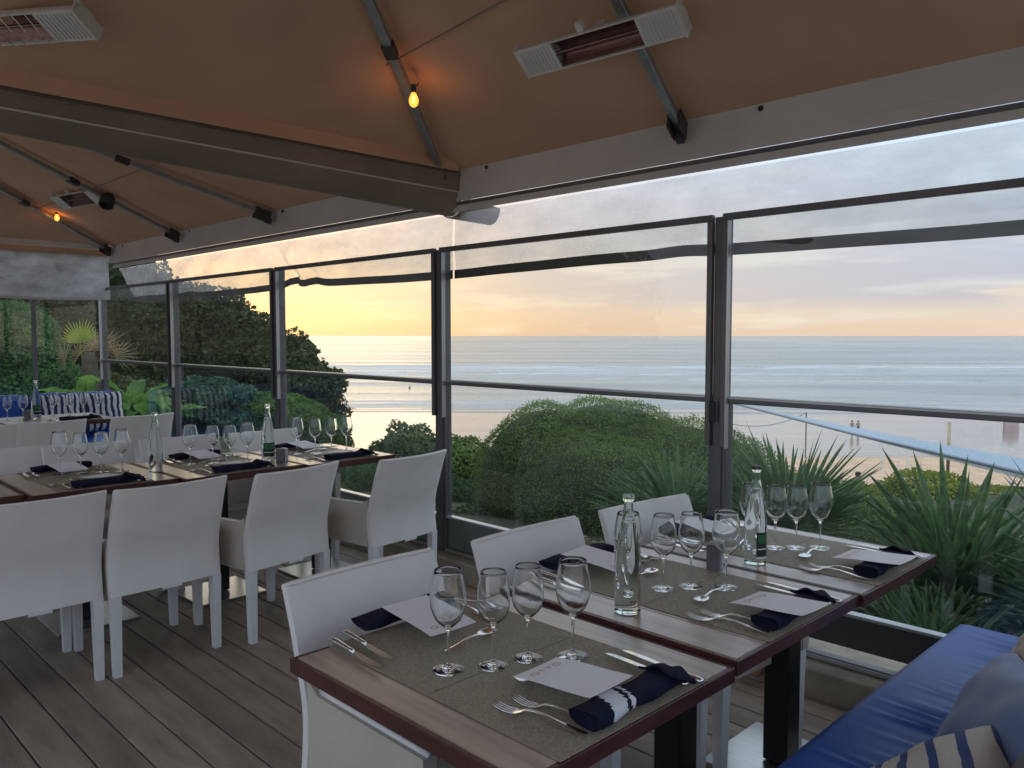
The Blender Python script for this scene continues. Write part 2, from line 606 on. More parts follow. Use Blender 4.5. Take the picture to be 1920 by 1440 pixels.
def ground_z(r, d):
    r = np.asarray(r, float); d = np.asarray(d, float)
    ratio = -r / np.maximum(d, 1)
    d0 = 9 + 18 * sst(.28, .40, ratio)
    d1 = np.maximum(56, d0 + 22)
    z = -0.06 - 10.36 * sst(d0 - 4, d1, d) ** .9
    z = z - .06 * sst(58, 79, d) - np.clip(d - 79, 0, 500) * .0011
    z = z + .05 * np.sin(r * .7 + d * .3) * sst(60, 20, d) * sst(6, 9, d)
    z = np.where(d > 580, z - .5, z)
    return z


def terrain():
    ds = np.concatenate([np.linspace(-60, 4, 12), np.linspace(5, 60, 80), np.linspace(61, 150, 60), np.geomspace(155, 30000, 26)])
    rs = np.concatenate([-np.geomspace(30000, 60, 18), np.linspace(-55, 55, 90), np.geomspace(60, 30000, 18)])
    D, Rr = np.meshgrid(ds, rs, indexing='ij')
    Z = ground_z(Rr, D)
    X = Rr * CA - D * SA
    Y = Rr * SA + D * CA
    near_ = (Y < 3.6)
    Z = np.where(near_ & (D < 30), np.minimum(Z, -.35), Z)
    v = np.stack([X.ravel(), Y.ravel(), Z.ravel()], 1)
    n1, n2 = D.shape
    idx = np.arange(n1 * n2).reshape(n1, n2)
    f = np.stack([idx[:-1, :-1].ravel(), idx[:-1, 1:].ravel(), idx[1:, 1:].ravel(), idx[1:, :-1].ravel()], 1)
    me = bpy.data.meshes.new('ground')
    me.from_pydata(v.tolist(), [], f.tolist())
    me.polygons.foreach_set('use_smooth', [True] * len(me.polygons))
    m, nt, out = nm('beach_and_bank')
    b = nt.nodes.new('ShaderNodeBsdfPrincipled')
    g = nt.nodes.new('ShaderNodeNewGeometry')
    dt = nt.nodes.new('ShaderNodeVectorMath'); dt.operation = 'DOT_PRODUCT'
    nt.links.new(g.outputs['Position'], dt.inputs[0])
    dt.inputs[1].default_value = (-SA, CA, 0)
    wob = noise(nt, .03, 3, vec=g.outputs['Position'])
    ma = nt.nodes.new('ShaderNodeMath'); ma.operation = 'MULTIPLY_ADD'
    nt.links.new(wob, ma.inputs[0]); ma.inputs[1].default_value = 10; nt.links.new(dt.outputs['Value'], ma.inputs[2])
    def mr(x, a, c):
        n = nt.nodes.new('ShaderNodeMapRange'); n.interpolation_type = 'SMOOTHSTEP'
        n.inputs[1].default_value = a; n.inputs[2].default_value = c
        nt.links.new(x, n.inputs[0]); return n.outputs[0]
    wet = mr(ma.outputs[0], 83.5, 86)
    sand_f = mr(ma.outputs[0], 50, 58)
    fine = noise(nt, 1.2, 6, vec=g.outputs['Position'])
    dry = ramp(nt, fine, [(.35, (.52, .34, .21)), (.65, (.68, .47, .31))])
    soil = ramp(nt, noise(nt, 6, 5, vec=g.outputs['Position']), [(.35, (.02, .022, .010)), (.65, (.05, .055, .022))])
    rotp = nt.nodes.new('ShaderNodeMapping')
    rotp.vector_type = 'POINT'
    rotp.inputs['Rotation'].default_value = (0, 0, -R(45.2))
    nt.links.new(g.outputs['Position'], rotp.inputs[0])
    lines = noise(nt, 1.0, 4, .6, vec=rotp.outputs[0], stretch=(.012, .16, 1))
    wetc = ramp(nt, lines, [(.40, (.27, .22, .185)), (.5, (.36, .29, .24)), (.56, (.24, .19, .165)), (.62, (.36, .30, .25))])
    c = mixc(nt, sand_f, soil, dry)
    c = mixc(nt, wet, c, wetc)
    nt.links.new(c, b.inputs['Base Color'])
    rr = nt.nodes.new('ShaderNodeMapRange')
    rr.inputs[3].default_value = .9; rr.inputs[4].default_value = .13
    nt.links.new(wet, rr.inputs[0]); nt.links.new(rr.outputs[0], b.inputs['Roughness'])
    bn = nt.nodes.new('ShaderNodeBump'); bn.inputs['Strength'].default_value = .25; bn.inputs['Distance'].default_value = .05
    nt.links.new(noise(nt, 2.5, 6, vec=g.outputs['Position']), bn.inputs['Height'])
    mb = nt.nodes.new('ShaderNodeMath'); mb.operation = 'SUBTRACT'; mb.inputs[0].default_value = .27
    sc = nt.nodes.new('ShaderNodeMath'); sc.operation = 'MULTIPLY'; sc.inputs[1].default_value = .25
    nt.links.new(wet, sc.inputs[0]); nt.links.new(sc.outputs[0], mb.inputs[1]); nt.links.new(mb.outputs[0], bn.inputs['Strength'])
    nt.links.new(bn.outputs[0], b.inputs['Normal'])
    nt.links.new(b.outputs[0], out.inputs[0])
    me.materials.append(m)
    tag(link('ground', me), 'planted bank falling to the sandy beach, wet and shining towards the water', kind='structure')


terrain()


def fnoise(x, y, seeds, f0=1.0, oct_=4):
    out_ = np.zeros_like(x)
    rg = np.random.default_rng(seeds)
    amp = 1.0
    for o in range(oct_):
        for _ in range(4):
            a = rg.uniform(-.5, .5); ph = rg.uniform(0, 6.28); k = f0 * 2 ** o * rg.uniform(.7, 1.3)
            out_ += amp * np.sin(k * (x * math.sin(a) + y * math.cos(a)) + ph)
        amp *= .5
    return out_ / 6.0


def sea():
    ds = np.concatenate([np.arange(122, 460, 1.3), np.geomspace(462, 1500, 110), np.geomspace(1540, 30000, 40)])
    ang = np.linspace(-1.3, 1.3, 280)
    D, A = np.meshgrid(ds, ang, indexing='ij')
    Rr = D * np.tan(np.clip(A, -1.25, 1.25))
    # long crests, bent and broken along the shore
    ph = D + 20 * fnoise(Rr * .008, D * .01, 3, 1.0, 4) + .02 * Rr
    cr = np.zeros_like(D); foam = np.zeros_like(D)
    rows = [(141, .10, 3), (152, .14, 4), (168, .25, 5), (190, .40, 7), (214, .35, 7), (240, .7, 11), (272, .6, 11), (305, 1.3, 17), (350, .9, 17), (410, 1.2, 22), (490, 1.2, 28), (600, 1.5, 38), (760, 1.8, 55), (1000, 2.0, 80), (1400, 2.2, 120)]
    for i, (c, a, w) in enumerate(rows):
        t = (ph - c + .06 * c * fnoise(Rr * .012 * 300 / (c + 100), D * .0, 20 + i, 1.0, 4)) / w
        env = .35 + .65 * sst(-.35, .45, fnoise(Rr * .011, D * 0, 40 + i, 1.0, 3))
        bump_ = np.exp(-np.where(t < 0, t * 1.9, t * .8) ** 2)
        cr += a * env * bump_
        fe = sst(.0, .5, fnoise(Rr * .02, D * .03, 60 + i, 1.0, 4) + .12 + (.25 if c in (305, 240) else -.12 if c > 300 else 0))
        if c < 400:
            foam = np.maximum(foam, fe * np.exp(-((t + .55) / .55) ** 2) * (.95 if c in (305, 240) else .6))
            foam = np.maximum(foam, .5 * fe * np.exp(-((t + 1.6) / 1.2) ** 2) * (1 if c in (305, 190) else .5))
    swash = sst(142, 124, ph) * .25
    foam = np.maximum(foam, swash * sst(-.3, .4, fnoise(Rr * .05, D * .5, 91, 1, 3)))
    Z = -10.53 + cr * 1.5 + .05 * fnoise(Rr * .15, D * .9, 5, 1, 3) * (D < 600)
    Z[0, :] = -10.75
    X = Rr * CA - D * SA
    Y = Rr * SA + D * CA
    v = np.stack([X.ravel(), Y.ravel(), Z.ravel()], 1)
    n1, n2 = D.shape
    idx = np.arange(n1 * n2).reshape(n1, n2)
    f = np.stack([idx[:-1, :-1].ravel(), idx[:-1, 1:].ravel(), idx[1:, 1:].ravel(), idx[1:, :-1].ravel()], 1)
    me = bpy.data.meshes.new('sea')
    me.from_pydata(v.tolist(), [], f.tolist())
    me.polygons.foreach_set('use_smooth', [True] * len(me.polygons))
    at_ = me.attributes.new('foam', 'FLOAT', 'POINT')
    at_.data.foreach_set('value', foam.ravel().astype(np.float32))
    m, nt, out = nm('sea_water')
    b = nt.nodes.new('ShaderNodeBsdfPrincipled')
    b.inputs['Roughness'].default_value = .22
    b.inputs['IOR'].default_value = 1.33
    an = nt.nodes.new('ShaderNodeAttribute'); an.attribute_name = 'foam'
    g = nt.nodes.new('ShaderNodeNewGeometry')
    rotp = nt.nodes.new('ShaderNodeMapping')
    rotp.inputs['Rotation'].default_value = (0, 0, -R(45.2))
    nt.links.new(g.outputs['Position'], rotp.inputs[0])
    cvar = noise(nt, 1.0, 3, vec=rotp.outputs[0], stretch=(.006, .03, 1))
    base = ramp(nt, cvar, [(.35, (.15, .185, .185)), (.65, (.32, .33, .31))])
    fn_ = noise(nt, .5, 8, .75, vec=rotp.outputs[0], stretch=(.12, .5, 1))
    mu = nt.nodes.new('ShaderNodeMath'); mu.operation = 'MULTIPLY'
    rmp = ramp(nt, fn_, [(.42, (.05, .05, .05)), (.58, (1.25, 1.25, 1.25))])
    nt.links.new(rmp, mu.inputs[0]); nt.links.new(an.outputs['Fac'], mu.inputs[1]); mu.use_clamp = True
    c = mixc(nt, mu.outputs[0], base, (.66, .67, .68))
    nt.links.new(c, b.inputs['Base Color'])
    rr = nt.nodes.new('ShaderNodeMapRange'); rr.inputs[3].default_value = .2; rr.inputs[4].default_value = .8
    nt.links.new(mu.outputs[0], rr.inputs[0]); nt.links.new(rr.outputs[0], b.inputs['Roughness'])
    bn = nt.nodes.new('ShaderNodeBump'); bn.inputs['Strength'].default_value = .55; bn.inputs['Distance'].default_value = .5
    wv = noise(nt, 1.0, 7, .6, vec=rotp.outputs[0], stretch=(.10, .5, 1))
    nt.links.new(wv, bn.inputs['Height'])
    nt.links.new(bn.outputs[0], b.inputs['Normal'])
    nt.links.new(b.outputs[0], out.inputs[0])
    me.materials.append(m)
    tag(link('sea', me), 'pale sea with low breaking waves reaching the horizon', kind='structure')


sea()

# ------------------------------------------------------------------ deck and kerb
deck = empty('deck', (0, 0, 0), kind='structure')
deck['label'] = 'grey brown boarded terrace floor'
MB().box(-13, 3.4, -3.6, 3.2, -.30, -.034).build('deck_bed', M_under, deck)
y = 3.196
bm_cache = {}
k = 0
while y > -3.4:
    w = .143
    cut = -11.6 + (k * 1.37) % 3.1
    xs = [-12.6]
    x = cut
    while x < 3.2:
        xs.append(x); x += 4.2
    xs.append(3.3)
    for a, b in zip(xs[:-1], xs[1:]):
        L = round(b - a, 3)
        if L < .1: continue
        if L not in bm_cache:
            bm_cache[L] = MB().box(.0015, L - .0015, .003, w - .004, -.028, 0, .003).mesh('plank', M_deck)
        link('plank', bm_cache[L], deck, (a, y - w, random.uniform(-.0008, .0008)))
    y -= w
    k += 1
kerb = MB()
kerb.box(-10.6, 3.4, 3.2, 3.60, -.35, .118, .006)
kb = kerb.build('kerb', M_kerb)
tag(kb, 'beige concrete kerb under the glass screens', kind='structure')
MB().box(-10.62, -10.02, -3.4, 3.195, -.3, .118, .006).build('kerb', M_kerb)['kind'] = 'structure'

pv = MB().box(-14, 14, -16, -3.62, -.06, -.004)  # unseen pale slabs added to bounce light under the canopies
pv.box(3.42, 14, -3.6, 3.1, -.06, -.004)
tag(pv.build('added_bounce_paving', pm('pale_bounce_stone', (.55, .52, .47), (.45, .42, .38), rough=.8, scale=2)), kind='structure')

# ------------------------------------------------------------------ glass screens along the sea side
WY = 3.33
xs_posts = [2.1, .06, -1.98, -3.98, -6.06, -8.16, -10.22]
names_bay = ['out at the far end behind the bench', 'behind the bench, before the big fan palms', 'behind the near tables, before the clipped mound of hedge',
             'behind the end of the second table row', 'before the dark trees, left of the setting sun', 'leftmost on the sea side, before the broad leaves']


def glass_bay(x0, x1, label, dark=False, top=2.05):
    """x0 < x1"""
    t = empty('glass_screen', (x0, WY, 0), 0, label, 'glass screen', 'glass screens along the sea side')
    L = x1 - x0
    # post between bays
    MB().box(-.024, .024, -.03, .05, .118, top - .01, .002).build('post', M_alu, t)
    p = MB(); p.box(.024, .050, -.022, .03, .118, 1.20, .002); p.box(L - .050, L - .024, -.022, .03, .118, 1.20, .002)
    p.box(.05, L - .05, -.02, .03, .118, .145, .002)
    p.build('lower_frame', M_alu, t)
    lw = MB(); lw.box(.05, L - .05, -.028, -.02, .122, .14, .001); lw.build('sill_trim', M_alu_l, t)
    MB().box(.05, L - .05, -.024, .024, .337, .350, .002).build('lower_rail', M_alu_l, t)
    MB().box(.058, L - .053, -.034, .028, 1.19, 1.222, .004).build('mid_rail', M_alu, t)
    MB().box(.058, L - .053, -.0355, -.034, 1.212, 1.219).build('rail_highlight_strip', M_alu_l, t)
    # sliding sash
    s = MB()
    s.box(.026, .052, -.052, -.0235, .99, top - .03, .002)
    s.box(L - .052, L - .026, -.052, -.0235, .99, top - .03, .002)
    s.box(.026, L - .026, -.052, -.0235, top - .03, top, .003)
    s.build('sash_frame', M_alu, t)
    e = MB(); e.box(.0525, .057, -.053, -.026, .985, top - .032); e.build('sash_edge', M_alu_l, t)
    
    MB().box(.05, L - .05, 0.0, .006, .35, 1.19).build('pane', M_pane, t)
    MB().box(.057, L - .052, -.040, -.036, 1.222, top - .03).build('pane', M_pane, t)
    if dark:
        MB().box(.05, L - .05, -.004, .008, .20, .337).build('kick_panel', M_kickd, t)
        MB().box(.05, L - .05, -.0, .005, .145, .20).build('pane', M_pane, t)
    else:
        MB().box(.05, L - .05, -.004, .008, .145, .337).build('kick_panel', M_kick, t)
    return t


for i in range(len(xs_posts) - 1):
    glass_bay(xs_posts[i + 1], xs_posts[i], ['clear glass screen ' + names_bay[i]][0], dark=(i <= 1))
# lock block on the post between the two nearest bays
lk = MB().box(-.016, .016, -.012, .0, -.05, .05, .003)
lo = lk.build('latch', M_black, loc=(-1.98, WY - .065, 1.15))
tag(lo, 'small black latch on the post right of the clipped hedge', 'latch')

# side screens, closing the left end
side = empty('side_screen', (-10.22, WY, 0), 0, 'glass screen closing the left end, under the cloudy curtain', 'glass screen')
for yy in (0, -.72, -1.24, -2.4, -3.6, -4.8, -6.0):
    MB().box(-.02, .02, yy - .02, yy + .02, .118, 2.25, .002).build('post', M_alu if yy > -.8 else M_black, side)
for a, b in ((0, -.72), (-.72, -1.24), (-1.24, -2.4), (-2.4, -3.6), (-3.6, -4.8), (-4.8, -6.0)):
    MB().box(-.003, .003, b + .02, a - .02, .14, 2.2).build('pane', M_pane, side)

# ------------------------------------------------------------------ canopies
EZ = 2.52
SL = .30


def canopy(x0, x1, peakx, ribs, label, left_seams, yback=-1.0):
    """tent: eave on the sea side, unseen rear cut short to admit light, ribs = list of (x at eave, dx per metre in)"""
    t = empty('canopy', (0, 0, 0), 0, label, 'canopy', 'brown canvas canopies')
    y1, yp, y0 = 3.35, -.15, yback  # rear eave pulled in out of view so sky light reaches the tables
    zp = EZ + SL * (y1 - yp)
    pk = Vector((peakx, yp, zp))
    cs = [Vector((x0, y1, EZ)), Vector((x1, y1, EZ)), Vector((x1, y0, EZ)), Vector((x0, y0, EZ))]
    names = []
    for q in range(4):
        a, b = cs[q], cs[(q + 1) % 4]

        def fn(u, v, a=a, b=b):
            p = a.lerp(b, v).lerp(pk, u)
            sag = .05 * math.sin(math.pi * u) * abs(math.sin(3 * math.pi * v)) * (1 - u)
            p2 = p + Vector((0, 0, -sag))
            return (p2, p2 + Vector((0, 0, .012)))
        MB().grid(fn, 14, 24).build('roof_panel', M_roof, t, smooth=True, angle=40)
    for (rx, dx, tl) in ribs:
        p0 = Vector((rx, y1 - .04, EZ - .03))
        p1 = Vector((rx + dx * tl, y1 - .04 - tl, EZ - .03 + SL * tl))
        ax = (p1 - p0)
        q = ax.to_track_quat('X', 'Z').to_matrix().to_4x4()
        Mx = Matrix.Translation(p0) @ q
        rb = MB().box(0, ax.length, -.020, .020, -.034, .0, .004, M=Mx).build('rib', M_rib, t)
        br = MB().box(0.0, .13, .022, .032, -.075, .012, .002, M=Mx)
        br.box(0.0, .13, -.032, -.022, -.075, .012, .002, M=Mx)
        br.box(-.02, .03, -.02, .02, -.085, -.04, .003, M=Mx)
        b_ = br.build('bracket', M_dark, rb)
        sb = MB().box(ax.length * .30, ax.length * .30 + .10, -.028, .028, -.042, .004, .004, M=Mx).build('splice_plate', M_dark, rb)
    return t


can1 = canopy(-3.95, 1.0, -1.0, [(-3.93, .83, 3.4), (-2.2, .34, 3.4), (-.45, -.16, 3.4), (.95, -.56, 3.4)],
              'brown canvas canopy over the near tables', None)
can2 = canopy(-9.9, -4.0, -6.9, [(-9.86, .83, 3.4), (-7.96, .45, 3.4), (-6.12, -.2, 3.4), (-4.05, -.83, 3.4)],
              'brown canvas canopy over the second table row, beyond the gutter beam', None)
# fabric seams on the canopies
for par, pts in ((can1, [(-3.0, 1.5), (1.2, 1.5)]), (can1, [(-3.3, 2.35), (-.2, 2.05)]), (can2, [(-9.2, 2.4), (-5.0, 2.4)])):
    (xa, ya), (xb, yb) = pts
    MB().tube([(xa, ya, EZ + SL * (3.35 - ya) - .045), ((xa + xb) / 2, (ya + yb) / 2, EZ + SL * (3.35 - (ya + yb) / 2) - .05), (xb, yb, EZ + SL * (3.35 - yb) - .045)], .0035, 6).build('seam', M_gutter, par)


def valance(x0, x1, parent):
    def fn(u, v):
        x = x0 + (x1 - x0) * u
        z = 2.535 - .155 * v
        yb = 3.35 + .003 * math.sin(x * 5.1) * v + .006 * math.exp(-((x % 2.04 - .1) / .12) ** 2) * math.sin(v * 6)
        return ((x, yb - .004, z), (x, yb, z))
    o = MB().grid(fn, 90, 5).build('valance', M_val, parent, smooth=True, angle=50)
    def fn2(u, v):
        x = x0 + (x1 - x0) * u
        return ((x, 3.338 + .001 * math.sin(x * 4), 2.384 - .055 * v), (x, 3.342 + .001 * math.sin(x * 4), 2.384 - .055 * v))
    MB().grid(fn2, 60, 1).build('valance_hem', M_val, parent)
    MB().box(x0, x1, 3.345, 3.375, 2.308, 2.329, .003).build('eave_bar', M_alu, parent)
    MB().box(x0, x1, 3.350, 3.368, 2.272, 2.308, .003).build('eave_strip', M_val, parent)
    for xx in np.arange(x0 + .35, x1, 1.77):
        MB().lathe([(0, 0), (.012, 0), (.012, .004), (0, .004)], 10, M=Matrix.Translation((xx, 3.342, 2.50)) @ Matrix.Rotation(R(90), 4, 'X')).build('eyelet', M_black, parent)


v1 = empty('eave_valance', (0, 0, 0), 0, 'grey cloth valance hanging along the eave of the near canopy', 'valance')
valance(-3.93, 1.0, v1)
v2 = empty('eave_valance', (0, 0, 0), 0, 'grey cloth valance along the eave of the second canopy, left of the gutter', 'valance')
valance(-9.88, -4.02, v2)


# clear PVC flaps outside the glass
def flap(x0, x1, label, diag=0.0, wr=()):
    t = empty('clear_flap', (0, 0, 0), 0, label, 'plastic flap')

    def yy(x, v):
        s = .012 * math.sin(x * 2.7 + 1) * v + .006 * math.sin(x * 9 + v * 5)
        for (wx, wa, ws) in wr:
            s += wa * math.exp(-((x - wx - ws * (1 - v)) / .06) ** 2) * v
        for hx_ in (-5.95, -7.9, -2.2, -4.9, -.3):
            for k_ in (-2, -1, 0, 1.4, 2.6):
                s += .010 * math.exp(-((x - hx_ - k_ * (.06 + .28 * v)) / .018) ** 2) * (1 - .5 * v)
        return 3.41 + s

    def zb(x):
        z = 1.925 + .008 * math.sin(x * 1.9)
        for (wx, wa, ws) in wr:
            z += abs(wa) * .8 * math.exp(-((x - wx) / .12) ** 2)
        return z

    def fn(u, v):
        a = x0 + diag * v
        x = a + (x1 - a) * u
        z = 2.27 + (zb(x) - 2.27) * v
        return ((x, yy(x, v), z), (x, yy(x, v) + .0012, z))
    MB().grid(fn, 220, 12).build('clear_sheet', M_pvc, t, smooth=True, angle=50)

    def fh(u, v):
        a = x0 + diag
        x = a + (x1 - a) * u
        z = zb(x) - .055 * v
        return ((x, yy(x, 1) - .012, z), (x, yy(x, 1) - .008, z))
    MB().grid(fh, 80, 1).build('hem_band', M_hem, t, smooth=True, angle=50)
    return t


flap(-3.95, 1.0, 'clear plastic flap with dark hem under the near eave', 0, [(-2.25, .012, .12)])
flap(-9.85, -3.97, 'clear plastic flap with kinked dark hem under the second eave', .42, [(-5.95, .06, -.35), (-5.6, .03, -.5), (-7.9, .02, .1)])

# gutter beam between the canopies
gt = empty('gutter_beam', (-3.95, 0, 0), 0, 'long brown cloth wrapped gutter beam between the two canopies', 'beam')
prof = [(-.13, 2.50), (-.125, 2.40), (-.085, 2.30), (-.03, 2.255), (.03, 2.255), (.085, 2.30), (.125, 2.40), (.13, 2.50)]
g = MB()
ys = [-1.6, -1, -.5, 1, 2.2, 3.38]
vs = []
fs = []
def gz(pz, yv): return pz + (2.5 - pz) / .245 * .040 * max(0, min(3.38 - yv, 5))
for yv in ys:
    for (px_, pz) in prof: vs.append((px_, yv, gz(pz, yv)))
    for (px_, pz) in prof: vs.append((px_ * .94, yv, gz(pz, yv) + .01))
n = len(prof)
for i in range(len(ys) - 1):
    b0 = i * 2 * n; b1 = b0 + 2 * n
    for k in range(n - 1):
        fs.append((b0 + k, b0 + k + 1, b1 + k + 1, b1 + k))
        fs.append((b0 + n + k, b1 + n + k, b1 + n + k + 1, b0 + n + k + 1))
e0 = (len(ys) - 1) * 2 * n
for k in range(n - 1):
    fs.append((e0 + k, e0 + k + 1, e0 + n + k + 1, e0 + n + k))
g.add(vs, fs)
g.build('gutter_channel', M_gutter, gt, smooth=True, angle=35)
MB().tube([(.131, -1.6, 2.487), (.131, 3.38, 2.487)], .008, 6).build('gutter_bead', M_gutter, gt)
MB().tube([(.118, -1.6, 2.385 + .075), (.118, 3.38, 2.385)], .005, 6).build('gutter_bead', M_val, gt)
# outlet nose poking out over the glass
nose = MB().grid(lambda u, v: (
    (math.cos(math.pi * (1 + v)) * (.125 - .03 * u), 3.38 + .34 * u, 2.36 + math.sin(math.pi * (1 + v)) * (.12 - .02 * u) - .03 * u),
    (math.cos(math.pi * (1 + v)) * (.119 - .03 * u), 3.38 + .34 * u, 2.36 + math.sin(math.pi * (1 + v)) * (.114 - .02 * u) - .03 * u)), 4, 14)
nose.build('gutter_spout', M_gutter, gt, smooth=True, angle=50)
# inner canvas skirt above the gutter
MB().grid(lambda u, v: ((.16, -1.5 + 4.8 * u, 2.58 - .08 * v), (.166, -1.5 + 4.8 * u, 2.58 - .08 * v)), 40, 2).build('skirt', M_roof, gt)
MB().box(.10, .112, 3.26, 3.28, 2.38, 2.52, .002).build('strap', M_lab_w, gt)

# left end eave and cloudy curtain
le = empty('end_beam', (-9.9, 0, 0), 0, 'white painted eave beam at the left end of the terrace', 'beam')
MB().box(-.03, .03, -1.7, 3.30, 2.475, 2.545, .004).build('beam', M_heater, le)
MB().box(-.05, -.035, -1.7, 3.30, 2.41, 2.478, .003).build('beam_lining', M_roof, le)
MB().box(-.045, .045, 3.30, 3.40, 2.33, 2.50, .004).build('corner_block', M_wpole, le)
cu = empty('cloudy_curtain', (-9.92, 0, 0), 0, 'cloudy wrinkled plastic curtain hanging at the left end under the white beam', 'curtain')


def cfn(u, v):
    yv = 3.32 - 5.0 * u
    wr = .02 * math.sin(yv * 7 + v * 3) * v + .03 * math.exp(-((yv - 3.05 + .35 * (v - .2)) / .05) ** 2) * v
    z = 2.41 - (.49 + .012 * math.sin(yv * 3)) * v
    return ((wr, yv, z), (wr + .0015, yv, z))


MB().grid(cfn, 160, 10).build('curtain_sheet', M_pvc2, cu, smooth=True, angle=60)
MB().grid(lambda u, v: ((.004 + .02 * math.sin((3.32 - 5.0 * u) * 7 + 3), 3.32 - 5.0 * u, 1.93 - .028 * v - .012 * math.sin((3.32 - 5.0 * u) * 3)), (.010 + .02 * math.sin((3.32 - 5.0 * u) * 7 + 3), 3.32 - 5.0 * u, 1.93 - .028 * v - .012 * math.sin((3.32 - 5.0 * u) * 3))), 100, 1).build('hem_band', M_val, cu)


# heaters
def heater(name_label, p0, p1, tilt, w=.125, cage=False, small=False):
    p0, p1 = Vector(p0), Vector(p1)
    L = (p1 - p0).length
    t = empty('patio_heater', p0, 0, name_label, 'heater')
    ax = (p1 - p0).normalized()
    Z = Vector((0, 0, 1))
    Z = (Z - ax * Z.dot(ax)).normalized()
    Yv = Z.cross(ax)
    B = Matrix((ax, Yv, Z)).transposed().to_4x4()
    t.matrix_world = Matrix.Translation(p0) @ B @ Matrix.Rotation(tilt, 4, 'X')
    h = w / 2
    # rounded housing, open face down (-z)
    def hf(u, v):
        a = math.pi * (v)
        return ((L * u, h * math.cos(a), .055 * math.sin(a) + 0.0), (L * u, (h - .004) * math.cos(a), (.05) * math.sin(a)))
    MB().grid(hf, 2, 12).build('housing', M_heater, t, smooth=True, angle=50)
    for x in (0, L - .006):
        MB().box(x, x + .006, -h - .004, h + .004, -.012, .05, .002).build('end_plate', M_heater, t)
    GL = .24 * L if not small else .2 * L
    for x0_, x1_ in ((.006, GL), (L - GL, L - .006)):
        gmesh = MB().box(x0_, x1_, -h, h, -.006, .0)
        go = gmesh.build('grille', M_heater, t)
        if not small:
            nsl = 9
            sl = MB()
            for q in range(nsl):
                xx = x0_ + .018 + (x1_ - x0_ - .036) * q / (nsl - 1)
                sl.box(xx - .0025, xx + .0025, -h * .82, h * .82, -.0095, -.006)
            sl.build('louvre', M_val, go)
    MB().grid(lambda u, v: (GL + (L - 2 * GL) * u, -h * .95 + h * 1.9 * v, .002 + .04 * math.sin(math.pi * v)), 2, 10).build('reflector', M_heatin, t, smooth=True)
    MB().tube([(GL, 0, .012), (L - GL, 0, .012)], .007, 10).build('heating_tube', M_heatin, t)
    rr_ = MB()
    rr_.box(GL, L - GL, -h, -h + .006, -.008, .004); rr_.box(GL, L - GL, h - .006, h, -.008, .004)
    rr_.build('rim', M_heater, t)
    if cage:
        for q in range(7):
            xx = GL + (L - 2 * GL) * (q + .5) / 7
            MB().tube([(xx, -h, -.006), (xx + .01, 0, -.02), (xx, h, -.006)], .002, 6).build('guard_wire', M_steel, t)
    else:
        for q in range(3):
            yv = -h * .5 + h * .5 * q
            MB().tube([(GL, yv, -.008), (L - GL, yv, -.008)], .0012, 5).build('guard_wire', M_dark, t)
    br = MB().box(L * .44, L * .50, -.02, .02, .05, .13, .003)
    br.build('mounting_bracket', M_heater, t)
    MB().box(L * .42, L * .46, -h - .035, -h, .0, .03, .003).build('cable_clamp', M_heater, t)
    return t


heater('white infrared heater with dark red reflector under the near canopy, top of the view', (-2.36, 2.40, 2.60), (-1.66, 2.50, 2.615), R(-38))
heater('white heater with wire guard, cut off by the top left corner', (-3.83, .62, 2.64), (-3.20, 1.02, 2.62), R(-25), w=.14, cage=True)
heater('small dark heater with round end lamp under the second canopy', (-8.25, 2.33, 2.71), (-7.66, 2.50, 2.72), R(-35), w=.16, small=True)
sp = empty('spotlight', (-7.60, 2.56, 2.72), 0, 'small round dark spotlight beside the far heater', 'spotlight')
MB().lathe([(0, 0), (.05, 0), (.062, .03), (.062, .10), (.055, .11), (.05, .06), (0, .055)], 20, M=Matrix.Rotation(R(150), 4, Vector((.7, .7, 0)))).build('lamp_body', M_dark, sp, smooth=True, angle=40)
MB().tube([(0, 0, 0), (-.02, .02, .10), (-.06, .0, .16)], .006, 6).build('cable', M_dark, sp)


# bulbs
def bulb(p, top, label, e):
    t = empty('light_bulb', p, 0, label, 'light bulb', 'lit filament bulbs')
    t.scale = (.78, .78, .78)
    MB().lathe([(0, -.052), (.012, -.050), (.024, -.038), (.030, -.018), (.028, .002), (.018, .024), (.013, .036), (.013, .040), (0, .040)], 24).build('bulb_glass', pane_bulb, t, smooth=True)
    MB().tube([(-.006, 0, .02), (-.010, 0, -.025), (-.003, 0, .012), (.003, 0, -.028), (.010, 0, .012), (.007, 0, -.02)], .0022, 6).build('filament', M_fil, t)
    MB().tube([(0, 0, .036), (0, 0, .085)], .016, 14).build('socket', M_dark, t)
    tp = (Vector(top) - Vector(p)) / .78
    MB().tube([(0, 0, .08), tuple(tp * .6 + Vector((0, 0, .02))), tuple(tp)], .004, 6).build('wire', M_dark, t)
    ld = bpy.data.lights.new('bulb_light', 'POINT')
    ld.energy = e
    ld.color = (1, .45, .12)
    ld.shadow_soft_size = .02
    lo_ = bpy.data.objects.new('bulb_light', ld)
    COL.objects.link(lo_)
    lo_.parent = t
    lo_.location = (0.0, 0, -.06)
    return t


